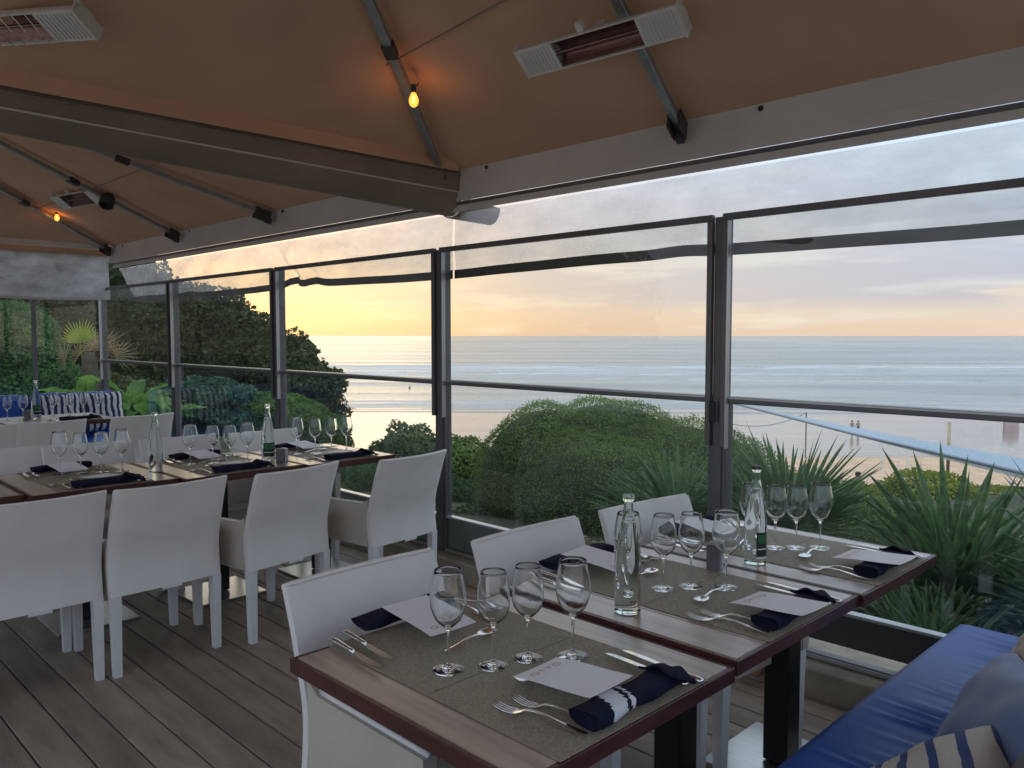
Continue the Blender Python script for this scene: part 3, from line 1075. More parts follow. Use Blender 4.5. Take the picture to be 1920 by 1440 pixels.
M_fil = emis('filament_glow', (1, .50, .10), 9)
m_, nt_, out_ = nm('amber_bulb')
tr_ = nt_.nodes.new('ShaderNodeBsdfTransparent'); tr_.inputs[0].default_value = (1, .72, .35, 1)
em_ = nt_.nodes.new('ShaderNodeEmission'); em_.inputs[0].default_value = (1, .42, .07, 1); em_.inputs[1].default_value = .55
as_ = nt_.nodes.new('ShaderNodeAddShader')
nt_.links.new(tr_.outputs[0], as_.inputs[0]); nt_.links.new(em_.outputs[0], as_.inputs[1]); nt_.links.new(as_.outputs[0], out_.inputs[0])
pane_bulb = m_
rb = (-3.2, 2.45, 2.74)
bulb((-3.16, 2.47, 2.64), (-3.21, 2.54, 2.74), 'lit amber filament bulb hanging from the rib of the near canopy', .13)
bulb((-9.15, 2.58, 2.70), (-9.18, 2.55, 2.80), 'lit amber filament bulb beside the far heater, small in the view', .13)


# ------------------------------------------------------------------ tables
def table(x0, x1, y0, y1, top, label, mats=None, group='dark wood restaurant tables', rz=0.0, detail=True):
    cx, cy = (x0 + x1) / 2, (y0 + y1) / 2
    t = empty('table', (cx, cy, 0), rz, label, 'table', group)
    hx, hy = (x1 - x0) / 2, (y1 - y0) / 2
    z1 = top
    # edge frame sits 1 mm below the planks' upper face
    fr = MB()
    fr.box(-hx, hx, -hy, -hy + .012, z1 - .036, z1 - .0005, .002)
    fr.box(-hx, hx, hy - .012, hy, z1 - .036, z1 - .0005, .002)
    fr.box(-hx, -hx + .012, -hy + .012, hy - .012, z1 - .036, z1 - .0005, .002)
    fr.box(hx - .012, hx, -hy + .012, hy - .012, z1 - .036, z1 - .0005, .002)
    fr.box(-hx + .012, hx - .012, -hy + .012, hy - .012, z1 - .034, z1 - .021)
    fr.build('edge_frame', M_woodedge, t)
    nb = 5
    bw = (2 * hy - .024) / nb
    for i in range(nb):
        a = -hy + .012 + i * bw
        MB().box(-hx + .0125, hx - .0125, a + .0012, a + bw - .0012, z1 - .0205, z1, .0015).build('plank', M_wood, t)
    MB().box(-.045, .045, -.045, .045, .018, z1 - .05, .003).build('column', M_black, t)
    MB().box(-.2, .2, -.2, .2, z1 - .05, z1 - .0345, .002).build('support_plate', M_black, t)
    bs = MB().box(-.2, .2, -.2, .2, .001, .013, .003)
    bs.build('base_plate', M_steelbase if not mats == 'dark' else M_black, t)
    return t


def placemat(x0, x1, y0, y1, z, label, rz=0):
    cx, cy = (x0 + x1) / 2, (y0 + y1) / 2
    o = MB().box(-(x1 - x0) / 2, (x1 - x0) / 2, -(y1 - y0) / 2, (y1 - y0) / 2, 0, .0018, .0006).build('placemat', M_mat, None, loc=(cx, cy, z + .0004), rot=(0, 0, rz))
    return tag(o, label, 'placemat', 'woven grey placemats')


FRONT = [dict(k='nearest table', y0=.935, y1=1.625, z=.750, my=(1.035, 1.52), x0=-1.678, x1=-.917),
         dict(k='middle table of the near row', y0=1.634, y1=2.306, z=.760, my=(1.79, 2.22), x0=-1.690, x1=-.917),
         dict(k='end table by the palms', y0=2.312, y1=2.925, z=.760, my=(2.43, 2.85), x0=-1.690, x1=-.905)]
FL = ['dark wood table nearest the camera, set for two', 'middle dark wood table of the near row, with the red printed bottle',
      'dark wood end table of the near row, reaching the palms']
for d, l in zip(FRONT, FL):
    table(d['x0'], d['x1'], d['y0'], d['y1'], d['z'], l)
    xm = -1.297
    placemat(d['x0'] + .004, xm - .0015, *d['my'], d['z'], 'grey woven placemat on the chair side of the ' + d['k'])
    placemat(xm + .0015, d['x1'] - .004, *d['my'], d['z'], 'grey woven placemat on the bench side of the ' + d['k'])
ROW2 = [dict(k='left cut-off table of the second row', y0=.34, y1=1.028, x1=-4.27),
        dict(k='second-row table with the clear red-marked bottle', y0=1.036, y1=1.722, x1=-4.20),
        dict(k='second-row table with the green-labelled bottle', y0=1.730, y1=2.416, x1=-4.14),
        dict(k='end table of the second row by the window', y0=2.424, y1=3.035, x1=-4.095)]
RL = ['dark wood table of the second row cut off by the left edge', 'dark wood table of the second row under the clear bottle with red print',
      'dark wood table of the second row under the green labelled bottle', 'dark wood table at the window end of the second row']
for d, l in zip(ROW2, RL):
    d['x0'] = d['x1'] - .765
    d['z'] = .757
    table(d['x0'], d['x1'], d['y0'], d['y1'], d['z'], l)
    xm = (d['x0'] + d['x1']) / 2
    placemat(d['x0'] + .004, xm - .0015, d['y0'] + .12, d['y1'] - .12, d['z'], 'grey placemat, far side of the ' + d['k'])
    placemat(xm + .0015, d['x1'] - .004, d['y0'] + .12, d['y1'] - .12, d['z'], 'grey placemat, near side of the ' + d['k'])


# ------------------------------------------------------------------ chairs
def make_chair():
    t = empty('chair', (0, 0, 0))
    W = .255
    Tk = .042

    def bx(z):
        s = max(0, (z - .50) / .34)
        return -.085 * s ** 1.7 + .012 * math.sin(math.pi * min(1, max(0, (z - .36) / .3)))

    def fn(u, v):
        y_ = -W + 2 * W * u
        z = .362 + .478 * v
        bow = -.028 * (1 - (y_ / W) ** 2) * (.25 + .75 * v)
        ed = .010 * max(0, (abs(y_) / W - .9) / .1) ** 2
        zt = z - .004 * (1 - (y_ / W) ** 2) * v
        return ((bx(z) + bow + ed, y_, zt), (bx(z) + Tk + bow * .8 - ed * .6, y_, zt))
    MB().grid(fn, 20, 20).build('backrest', M_chair, t, smooth=True, angle=50)
    MB().tube([(bx(.84) + Tk / 2 - .026 * (1 - (q / 10) ** 2), W * q / 10, .8405 - .004 * (1 - (q / 10) ** 2)) for q in range(-10, 11)], .006, 6).build('piping', M_chair, t, smooth=True)
    for s in (-1, 1):
        def af(u, v, s=s):
            x = Tk + .002 + (.50 - Tk) * u
            zt = .590 - .012 * u + .03 * max(0, (.12 - u) / .12) ** 2
            z = .362 + (zt - .362) * v
            yo = s * (W - .001)
            yi = s * (W - .040)
            return ((x, yo, z), (x, yi, z)) if s < 0 else ((x, yi, z), (x, yo, z))
        MB().grid(af, 10, 6).build('arm_panel', M_chairside, t)
        MB().tube([(Tk + .03 + .43 * q / 6, s * (W - .02), .592 - .012 * q / 6) for q in range(7)], .008, 6).build('arm_piping', M_chair, t, smooth=True)
    MB().box(Tk + .012, .485, -W + .042, W - .042, .375, .455, .018).build('seat', M_chair, t, smooth=True, angle=40)
    MB().box(.485, .500, -W + .042, W - .042, .362, .43, .004).build('front_apron', M_chairside, t)
    for (x, y_) in ((.003, -W + .002), (.003, W - .044), (.452, -W + .002), (.452, W - .044)):
        vs = [(x + .004, y_ + .004, .001), (x + .036, y_ + .004, .001), (x + .036, y_ + .036, .001), (x + .004, y_ + .036, .001),
              (x, y_, .362), (x + .042, y_, .362), (x + .042, y_ + .042, .362), (x, y_ + .042, .362)]
        MB().add(vs, [(0, 3, 2, 1), (4, 5, 6, 7), (0, 1, 5, 4), (1, 2, 6, 5), (2, 3, 7, 6), (3, 0, 4, 7)]).build('leg', M_paint, t)
    MB().box(-.032, -.028, -.045, .045, .358, .370, .001).build('hem_tag', M_lab_w, t)
    return t


chair0 = make_chair()
used = False


def chair(x, yc, rz, label, group):
    """x: outer back face at seat height; faces +x local"""
    global used
    t = chair0 if not used else copy_tree(chair0)
    used = True
    t.location = (x, yc, 0)
    t.rotation_euler = (0, 0, rz)
    tag(t, label, 'chair', group)
    return t


G1 = 'white chairs along the near tables'
chair(-1.945 + .085, 1.31, R(1.5), 'white low-armed chair pulled up to the nearest table', G1)
chair(-1.925 + .085, 1.965, R(1), 'white chair behind the red printed bottle, second in the near row', G1)
chair(-1.90 + .085, 2.60, R(-5), 'white chair furthest along the near row, beside the palms', G1)
G2 = 'white chairs backing onto the walkway at the second row'
chair(-3.70, .925, R(180), 'white chair seen from behind, cut by the left edge of the photo', G2)
chair(-3.685, 1.455, R(183), 'white chair seen from behind, touching the one at the left edge', G2)
chair(-3.66, 2.065, R(190), 'white chair seen from behind below the green labelled bottle', G2)
chair(-3.60, 2.745, R(188), 'white chair seen from behind nearest the glass screens', G2)
chair(-3.70, .35, R(180), 'white chair seen from behind, outside the frame beside the left edge', G2)
G3 = 'white chairs on the far side of the second row'
chair(-5.40 + .07, 1.14, 0, 'white chair back behind the four glasses on the left, second row far side', G3)
chair(-5.32 + .07, 1.63, 0, 'white chair back directly behind the clear bottle with red print', G3)
chair(-5.25 + .07, 2.16, 0, 'white chair back left of the green labelled bottle, second row far side', G3)
chair(-5.18 + .07, 2.71, 0, 'white chair back right of the green labelled bottle, second row far side', G3)
G4 = 'white chairs at the third row'
chair(-6.95, 1.42, R(180), 'white chair at the far left table, further left of the two full backs', G4)
chair(-6.95, 1.93 - .08, R(182), 'white chair at the far left table, just left of the gap', G4)
chair(-6.98, 2.55, R(184), 'white chair at the far left table, right of the gap under the palms', G4)

# third row table and sofa
t3 = table(-8.45, -7.66, 1.75, 2.62, .757, 'dark wood table at the far left before the blue sofa')
t3b = table(-8.45, -7.66, .88, 1.742, .757, 'dark wood table at the far left edge of the picture')
sf = empty('sofa', (-9.02, 2.17, 0), 0, 'low sofa with blue back cushions at the far left', 'sofa')
MB().box(-.35, .35, -1.6, 1.0, .02, .30, .01).build('sofa_base', M_bench, sf)
for i in range(3):
    MB().box(-.30, .34, -1.58 + .86 * i, -1.58 + .86 * i + .85, .302, .44, .03).build('seat_cushion', M_blue, sf, smooth=True, angle=40)
for i in range(3):
    MB().box(-.40, -.22, -1.58 + .86 * i, -1.58 + .86 * i + .84, .442, .90, .05).build('back_cushion', M_blue, sf, smooth=True, angle=40)


def cushion_mesh(w, h, d, n=22, rib=None):
    """puffy square pillow in the local xz plane, thickness along y"""
    mb = MB()

    def surf(s):
        def fn(u, v):
            a, b = 2 * u - 1, 2 * v - 1
            pinch = 1 - .035 * (a * a * (1 - b * b) + b * b * (1 - a * a)) * 2
            x = w / 2 * a * (pinch if abs(b) < 1 else .97)
            z = h / 2 * b * pinch
            th = d / 2 * (max(0, (1 - abs(a) ** 3.2)) * max(0, (1 - abs(b) ** 3.2))) ** .45
            if rib: th += rib(u, v) * (1 if th > .01 else .2)
            th += .004 * math.sin(9 * a + 4 * b) * math.sin(7 * b - 3 * a)
            return (x, s * th, z)
        return fn
    mb.grid(surf(1), n, n)
    mb2 = MB(); mb2.grid(surf(-1), n, n)
    mb.add(mb2.v, [f[::-1] for f in mb2.f])
    return mb


def stripe_mat(name, ca, cb, scale, rough=.85, axis='X', duty=.5, dist=.0):
    m, nt, out = nm(name)
    b = nt.nodes.new('ShaderNodeBsdfPrincipled')
    b.inputs['Roughness'].default_value = rough
    t = nt.nodes.new('ShaderNodeTexCoord')
    s = nt.nodes.new('ShaderNodeSeparateXYZ')
    nt.links.new(t.outputs['Object'], s.inputs[0])
    mu = nt.nodes.new('ShaderNodeMath'); mu.operation = 'MULTIPLY'; mu.inputs[1].default_value = scale
    nt.links.new(s.outputs[axis], mu.inputs[0])
    src = mu.outputs[0]
    if dist:
        a = nt.nodes.new('ShaderNodeMath'); a.operation = 'MULTIPLY_ADD'; a.inputs[1].default_value = dist
        nt.links.new(noise(nt, 9, 3), a.inputs[0]); nt.links.new(src, a.inputs[2]); src = a.outputs[0]
    fr = nt.nodes.new('ShaderNodeMath'); fr.operation = 'FRACT'
    nt.links.new(src, fr.inputs[0])
    gt_ = nt.nodes.new('ShaderNodeMath'); gt_.operation = 'GREATER_THAN'; gt_.inputs[1].default_value = duty
    nt.links.new(fr.outputs[0], gt_.inputs[0])
    fine = noise(nt, 260, 2)
    c = mixc(nt, gt_.outputs[0], ca, cb)
    c = mixc(nt, .25, c, ramp(nt, fine, [(.3, (.35, .35, .35)), (.7, (1, 1, 1))]), 'MULTIPLY')
    nt.links.new(c, b.inputs['Base Color'])
    bn = nt.nodes.new('ShaderNodeBump'); bn.inputs['Strength'].default_value = .4; bn.inputs['Distance'].default_value = .003
    nt.links.new(fine, bn.inputs['Height']); nt.links.new(bn.outputs[0], b.inputs['Normal'])
    nt.links.new(b.outputs[0], out.inputs[0])
    return m


M_stripe = stripe_mat('cream_and_navy_stripe', (.62, .56, .50), (.05, .08, .22), 17, duty=.68, dist=.3, axis='Z')
M_stripe2 = stripe_mat('navy_white_zebra', (.70, .70, .72), (.03, .04, .12), 16, duty=.5, dist=.9)
for i, (yy, lb) in enumerate(((2.52, 'left of the two dark zebra striped cushions on the far sofa'), (2.94, 'right of the two dark zebra striped cushions on the far sofa'))):
    o = cushion_mesh(.44, .42, .16).build('cushion', M_stripe2, None, smooth=True, loc=(-9.10, yy, .70), rot=(R(-12), 0, R(90)))
    tag(o, lb, 'cushion', 'striped cushions on the far sofa')

# ------------------------------------------------------------------ bench with blue cushion on the right
bn_ = empty('bench', (-.62, 1.2, 0), 0, 'long bench with a wrinkled blue seat cushion along the near tables', 'bench')
MB().box(-.24, .33, -1.9, 2.0, .002, .345, .006).build('bench_base', M_bench, bn_)
MB().box(.30, .36, -1.9, 2.0, .346, .84, .01).build('bench_back', M_bench, bn_)


def seatf(u, v):
    yv = -1.9 + 3.92 * u
    x = -.300 + .60 * v
    e = min(v, 1 - v) / .06
    drop = 0 if e > 1 else (1 - math.sqrt(max(0, 1 - (1 - e) ** 2))) * .05
    e2 = min(u, 1 - u) / .012
    drop += 0 if e2 > 1 else (1 - math.sqrt(max(0, 1 - (1 - e2) ** 2))) * .05
    wr = 0
    for (c, a, w, sk, v0, v1) in WR:
        cc = c + sk * (v - .5)
        env = 1 / (1 + math.exp(-(v - v0) * 22)) / (1 + math.exp((v - v1) * 22))
        q = (yv - cc) / w
        wr += a * env * (math.exp(-q * q) - .9 * math.exp(-(q - 1.5) ** 2))
    z = .462 - drop + .75 * wr + .004 * math.sin(yv * 2.1 + x * 3)
    return ((x, yv, z), (x, yv, .348))


rw = random.Random(4)
WR = []
for c in np.arange(-1.7, 1.95, .105):
    WR.append((c + rw.uniform(-.03, .03), rw.uniform(.004, .011), rw.uniform(.009, .019), rw.uniform(-.10, .02), rw.uniform(.05, .35), rw.uniform(.7, 1.1)))
for c in (1.02, 1.10, .70, .52, .30):
    WR.append((c, .014, .013, -.08, .22, 1.1))
MB().grid(seatf, 420, 26).build('seat_cushion', M_blue, bn_, smooth=True, angle=60)
# pillows leaning on the bench back


def knit(u, v):
    c = (u * 8) % 1
    w_ = .012 * abs(math.sin(math.pi * c)) ** .6
    return w_ + .0022 * math.sin(2 * math.pi * (v * 11 + (.5 if int(u * 8) % 2 else 0))) * math.sin(math.pi * c)


o = cushion_mesh(.46, .44, .19, 90, knit).build('pillow', M_cream, None, smooth=True, loc=(-.42, 2.40, .62), rot=(R(22), 0, R(118)))
tag(o, 'cream cable knit pillow leaning furthest along the blue bench', 'pillow')
o = cushion_mesh(.48, .44, .20, 40, lambda u, v: .004 * math.sin(u * 26 + v * 6) * math.sin(v * 4)).build('pillow', M_bluegrey, None, smooth=True, loc=(-.45, 1.93, .58), rot=(R(28), R(8), R(122)))
tag(o, 'blue grey plain pillow between the knitted and the striped pillow', 'pillow')
o = cushion_mesh(.48, .44, .18, 40, lambda u, v: .003 * math.sin(u * 22 + v * 9)).build('pillow', M_stripe, None, smooth=True, loc=(-.50, 1.58, .53), rot=(R(52), R(-10), R(118)))
tag(o, 'cream pillow with navy stripes in the bottom right corner', 'pillow')

# ------------------------------------------------------------------ tableware
def gprof(h=.228, rb=.0415, rim=.031, foot=.036):
    s = .098
    outer = [(0, 0), (foot, 0), (foot + .0004, .0008), (foot - .001, .0015), (.018, .0032), (.0075, .0070), (.0038, .020), (.0034, .050), (.0036, .080), (.0055, s - .006),
             (.014, s + .003), (.027, s + .016), (.036, s + .034), (rb, s + .056), (rb - .0008, s + .076), (rb - .005, s + .100), (rim, h), (rim - .0006, h + .0006), (rim - .0013, h)]
    inner = [(rb - .0065, s + .100), (rb - .0024, s + .076), (rb - .0016, s + .056), (.0345, s + .036), (.0255, s + .0185), (.0125, s + .0065), (.004, s + .001), (0, s)]
    return outer + inner


def refine(prof, m=2):
    out_ = []
    for i in range(len(prof) - 1):
        p0 = prof[max(i - 1, 0)]; p1 = prof[i]; p2 = prof[i + 1]; p3 = prof[min(i + 2, len(prof) - 1)]
        out_.append(p1)
        L_ = math.hypot(p2[0] - p1[0], p2[1] - p1[1])
        if L_ < .008: continue
        for k_ in range(1, m):
            t = k_ / m
            q = tuple(.5 * (2 * b + (c - a) * t + (2 * a - 5 * b + 4 * c - d) * t * t + (-a + 3 * b - 3 * c + d) * t ** 3) for a, b, c, d in zip(p0, p1, p2, p3))
            out_.append((max(q[0], 0), q[1]))
    out_.append(prof[-1])
    return out_


wg = MB().lathe(refine(gprof(), 3), 40).mesh('wine_glass', M_glass, smooth=True)
wg_s = MB().lathe(refine(gprof(.218, .0375, .029, .034), 3), 40).mesh('wine_glass', M_glass, smooth=True)
ORD = ['first', 'second', 'third', 'last']


def glasses(pts, z, where):
    for i, (x, yv) in enumerate(pts):
        o = link('wine_glass', wg if i in (0, 3) else wg_s, None, (x, yv, z), (0, 0, random.uniform(0, 6)))
        tag(o, 'empty wine glass, %s from left of four, %s' % (ORD[i], where), 'wine glass', 'empty wine glasses')


Zm = .0024
glasses([(-1.360, 1.150), (-1.304, 1.236), (-1.281, 1.324), (-1.216, 1.408)], .750 + Zm, 'nearest table')
glasses([(-1.405, 1.868), (-1.341, 1.953), (-1.295, 2.028), (-1.217, 2.092)], .760 + Zm, 'middle table of the near row')
glasses([(-1.385, 2.545), (-1.33, 2.611), (-1.279, 2.662), (-1.22, 2.721)], .760 + Zm, 'end table by the palms')
glasses([(-4.755, 1.315), (-4.70, 1.401), (-4.67, 1.497), (-4.64, 1.592)], .757 + Zm, 'second-row table with the clear bottle')
glasses([(-4.60, 1.955), (-4.545, 2.063), (-4.50, 2.147), (-4.47, 2.24)], .757 + Zm, 'second-row table with the green label bottle')
glasses([(-4.53, 2.60), (-4.48, 2.70), (-4.45, 2.80), (-4.42, 2.89)], .757 + Zm, 'end table of the second row')
glasses([(-8.23, 2.24), (-8.18, 2.36), (-8.15, 2.47), (-8.10, 2.59)], .757, 'far left table, right of its bottle')
glasses([(-8.20, 1.63), (-8.15, 1.75), (-8.10, 1.84), (-8.05, 1.95)], .757, 'far left table, left of its bottle')

M_glass_bottle = M_bottle


def bottle(x, yv, z, kind, label, rz=0.0, s=1.0):
    t = empty('bottle', (x, yv, z), rz, label, 'bottle', 'water bottles')
    t.scale = (s, s, s)
    r = .0355
    prof = [(0, .004), (r - .008, 0), (r - .001, .003), (r, .010), (r, .120), (r - .001, .150), (r - .005, .185), (r - .011, .215), (r - .0175, .245), (r - .0215, .270), (.0125, .292), (.0120, .300),
            (.0148, .303), (.0150, .316), (.0138, .318), (.0110, .318)]
    inner = [(.0095, .300), (.0100, .288), (r - .0245, .268), (r - .0200, .245), (0, .2445)]
    MB().lathe(refine(prof + inner, 2), 40).build('bottle_glass', M_bottle, t, smooth=True, angle=50)
    def lab(z0, z1, a0, a1, mat, nm_, rr_=r + .0006):
        def fn(u, v):
            a = a0 + (a1 - a0) * u
            return ((rr_ * math.cos(a), rr_ * math.sin(a), z0 + (z1 - z0) * v), ((rr_ + .0004) * math.cos(a), (rr_ + .0004) * math.sin(a), z0 + (z1 - z0) * v))
        return MB().grid(fn, 10, 1).build(nm_, mat, t)
    cam_a = math.atan2(-yv, -x) - rz
    if kind == 'red':
        lab(.088, .091, cam_a - 1.05, cam_a - .45, M_lab_r, 'red_mark')
        lab(.098, .101, cam_a - 1.10, cam_a - .80, M_lab_r, 'red_mark')
        lab(.091, .098, cam_a - .50, cam_a - .45, M_lab_r, 'red_mark')
        lab(.036, .039, cam_a + .15, cam_a + .65, M_lab_b, 'fine_print')
        for q in range(4):
            MB().box(-.0006, .0006, -.004, .004, 0, .0015).build('neck_print', M_lab_w, t, loc=((r - .0055) * math.cos(cam_a - .5 + .12 * q) * 1.0, (r - .0055) * math.sin(cam_a - .5 + .12 * q), .186 + .009 * q), rot=(0, 0, cam_a))
    else:
        lab(.030, .108, cam_a + (.1 if kind == 'half' else -.75), cam_a + 1.25, M_lab_b, 'label')
        lab(.072, .100, cam_a + (.25 if kind == 'half' else -.5), cam_a + .95, M_lab_g, 'label_emblem', r + .0012)
        lab(.052, .056, cam_a + (.2 if kind == 'half' else -.6), cam_a + 1.1, M_lab_w, 'label_print', r + .0012)
        lab(.022, .027, cam_a + (.1 if kind == 'half' else -.75), cam_a + 1.25, M_lab_w, 'label_print')
    if kind != 'red':
        MB().lathe([(0, .3195), (.0152, .3195), (.0162, .312), (.0165, .309), (0.0162, .3085)], 24).build('cap', M_cap if kind != 'half' else M_dark, t, smooth=True, angle=40)
    return t


bottle(-1.297, 1.725, .760, 'red', 'clear glass bottle with faint red print, on the middle near table', 0)
bottle(-1.290, 2.398, .760, 'half', 'clear glass bottle with small green and black label, on the end table by the palms')
bottle(-4.50, 1.72, .757, 'red', 'clear bottle with pale red print on the second table row', s=1.03)
bottle(-4.40, 2.335, .757, 'green', 'green labelled bottle on the second table row', s=1.06)
bottle(-8.24, 2.10, .757, 'green', 'green labelled bottle on the far left table before the blue sofa', s=1.06)


def cruet(x, y_, z, lab_, rz=0.0):
    t = empty('cruet_holder', (x, y_, z), rz, lab_, 'holder')
    MB().box(-.022, .022, -.030, -.004, 0, .082, .003).build('holder_block', M_salt, t)
    MB().box(-.022, .022, .004, .030, 0, .082, .003).build('holder_block', M_alu_l, t)
    MB().box(-.020, .020, -.004, .004, 0, .03).build('holder_web', M_black, t)


cruet(-1.345, 2.245, .760, 'small dark and steel block holder beside the bottle on the near row', R(20))
cruet(-4.31, 2.375, .757, 'small white and dark block holder beside the green labelled bottle', R(15))
cruet(-8.12, 2.01, .757, 'small pale block holder on the far left table', R(15))


# cutlery meshes, pointing along +x from handle end (0) to tip
def flat_sweep(rows):
    """rows: (x, halfwidth, z, halfthick)"""
    mb = MB()
    vs, fs = [], []
    n = 8
    for (x, w, z, h) in rows:
        for k in range(n):
            a = 2 * math.pi * k / n + math.pi / 8
            vs.append((x, w * math.cos(a), z + h * math.sin(a)))
    for i in range(len(rows) - 1):
        for k in range(n):
            a = i * n + k; b = i * n + (k + 1) % n
            fs.append((a, b, b + n, a + n))
    fs.append(tuple(range(n))[::-1]); fs.append(tuple(range((len(rows) - 1) * n, len(rows) * n)))
    return mb.add(vs, fs)


kh = flat_sweep([(0, .004, .008, .003), (.003, .0085, .008, .0055), (.02, .0095, .0085, .0062), (.06, .0080, .009, .0055), (.095, .0062, .009, .0050), (.104, .0070, .009, .0055), (.108, .0055, .009, .0035)]).mesh('handle', M_steel, smooth=True, angle=60)
kb_ = MB()
bl = [(.108, -.0040, .0055), (.120, -.0085, .0080), (.170, -.0095, .0085), (.205, -.0080, .0085), (.222, -.0035, .0078), (.228, .003, .0060)]
vs, fs = [], []
for (x, a, b) in bl:
    vs += [(x, a, .0082), (x, b, .0095), (x, b, .0082), (x, a + .001, .0075)]
for i in range(len(bl) - 1):
    for k in range(4):
        p = i * 4 + k; q = i * 4 + (k + 1) % 4
        fs.append((p, q, q + 4, p + 4))
fs.append((3, 2, 1, 0)); fs.append(tuple(range(len(vs) - 4, len(vs))))
kb_.add(vs, fs)
kblade = kb_.mesh('blade', M_steel)
fh = flat_sweep([(0, .004, .0045, .0012), (.003, .009, .0045, .0016), (.015, .0105, .0050, .0018), (.045, .0075, .0085, .0020), (.085, .0042, .0150, .0022), (.115, .0034, .0175, .0022), (.135, .0040, .0150, .0022),
                 (.145, .0095, .0105, .0016), (.155, .0125, .0065, .0013), (.166, .0128, .0042, .0012)]).mesh('handle', M_steel, smooth=True, angle=60)
ft = MB()
for s_ in (-.0105, -.0035, .0035, .0105):
    ft.tube([(.164, s_, .0045), (.185, s_ * .98, .0035), (.205, s_ * .95, .0075), (.214, s_ * .92, .0120)], [.0021, .0018, .0014, .0008], 5)
ftine = ft.mesh('tines', M_steel, smooth=True)
sh = flat_sweep([(0, .003, .0045, .0012), (.003, .0068, .0045, .0016), (.015, .0078, .0050, .0018), (.045, .0050, .0080, .0018), (.085, .0030, .0130, .0020), (.115, .0032, .0110, .0020), (.128, .0050, .0075, .0018)]).mesh('handle', M_steel, smooth=True, angle=60)


def sbowl(u, v):
    x = .124 + .056 * u
    w = .0185 * math.sqrt(max(0, 1 - ((u - .55) / .56) ** 2)) if u < 1 else .002
    yv = w * (2 * v - 1)
    dz = -.007 * (1 - (2 * v - 1) ** 2) * math.sin(math.pi * min(1, max(.02, u)))
    return ((x, yv, .0095 + dz), (x, yv, .0085 + dz))


sbo = MB().grid(sbowl, 12, 8).mesh('bowl', M_steel, smooth=True)

# napkin: rolled, with white stripes wound round it
nap = MB()


def napf(u, v):
    yv = -.145 + .29 * u
    a = 2 * math.pi * v
    hw = .037 - .004 * u
    hh = .016 + .002 * math.sin(u * 9)
    if u > .78:
        hw *= 1 + (u - .78) * .8
        hh *= 1 - (u - .78) * 1.6
    ca, sa = math.cos(a), math.sin(a)
    sx = math.copysign(abs(ca) ** .55, ca); sz = math.copysign(abs(sa) ** .7, sa)
    return (sx * hw + .004 * math.sin(u * 12), yv + .004 * math.sin(a * 2), .0175 + sz * hh + .001)


nap.grid(napf, 40, 24)
c0 = len(nap.v)
nap.v.append((0, -.138, .018)); nap.v.append((0, .147, .016))
for k in range(24):
    nap.f.append((c0, k + 1, k)); nap.f.append((c0 + 1, 40 * 25 + k, 40 * 25 + k + 1))
napkin_me = bpy.data.meshes.new('napkin')
napkin_me.from_pydata(nap.v, [], nap.f)
napkin_me.polygons.foreach_set('use_smooth', [True] * len(napkin_me.polygons))
napkin_me.materials.append(M_navy); napkin_me.materials.append(M_whitecloth)
mi = []
for p in napkin_me.polygons:
    cy = p.center[1]; w_ = cy + p.center[0] * .35
    mi.append(1 if (-.085 < w_ < -.035 or -.022 < w_ < -.010) else 0)
napkin_me.polygons.foreach_set('material_index', mi)


def draped(u, v):   # loose end of the napkin lying over the knives
    x = -.052 + .105 * u
    yv = .10 + .085 * v
    z = .036 - .020 * v + .012 * math.sin(math.pi * u) - .004 * math.sin(u * 11 + v * 5) - (.010 if v > .8 else 0)
    return ((x * (1 - .25 * v), yv, z), (x * (1 - .25 * v), yv, z - .006))


plain_me = napkin_me.copy()
plain_me.polygons.foreach_set('material_index', [0] * len(mi))


nap_end = MB().grid(draped, 14, 8).mesh('napkin_end', M_navy, smooth=True)


def spiral():
    mb = MB()
    pts = []
    for q in range(26):
        a = q * .5
        rr_ = .004 + .0011 * q
        pts.append((math.cos(a) * rr_ * 1.25, -.1445, .0185 + math.sin(a) * rr_ * .5))
    mb.tube(pts, .0011, 4)
    return mb.mesh('roll_edge', M_navy)


nap_sp = spiral()


# menu: local frame x = away from the diner, y = diner's right, prints OTTO
def menu_mesh():
    mb = MB()

    def fn(u, v):
        x = -.105 + .21 * u
        yv = -.0725 + .145 * v
        z = .034 + MZ(x, yv)
        return ((x, yv, z), (x, yv, z + .0006))
    mb.grid(fn, 16, 10)
    return mb.mesh('sheet', M_paper, smooth=True, angle=60)


def MZ(x, yv):
    return .003 - .10 * (x + .105) - .25 * max(0, x) ** 2 + .35 * yv ** 2 + .002 * math.sin(x * 20)


menu_me = menu_mesh()


def letters():
    mb = MB()
    # each letter on a 5.5 x 9 mm cell, up = +x, reading along +y; centred near the far edge
    def seg(pts, w=.0018):
        n0 = len(mb.v)
        L = []
        for i, p in enumerate(pts):
            a = Vector(pts[max(i - 1, 0)]); b = Vector(pts[min(i + 1, len(pts) - 1)])
            t = (b - a).normalized(); nrm = Vector((-t.y, t.x))
            for s in (-1, 1):
                q = Vector(p) + nrm * w * s
                L.append((q.x, q.y, .034 + MZ(q.x, q.y) + .0011))
        mb.v += L
        for i in range(len(pts) - 1):
            a = n0 + i * 2
            mb.f.append((a, a + 1, a + 3, a + 2))
    hx = .066; up = .014
    ctr = [-.036, -.012, .012, .036]
    for c, ch in zip(ctr, 'OTTO'):
        if ch == 'O':
            seg([(hx + up * .5 + up * .5 * math.cos(a), c + .0095 * math.sin(a)) for a in np.linspace(0, 2 * math.pi, 17)])
        else:
            seg([(hx + up, c - .009), (hx + up, c + .009)])
            seg([(hx, c), (hx + up - .002, c)])
    return mb.mesh('lettering', M_print)


let_me = letters()


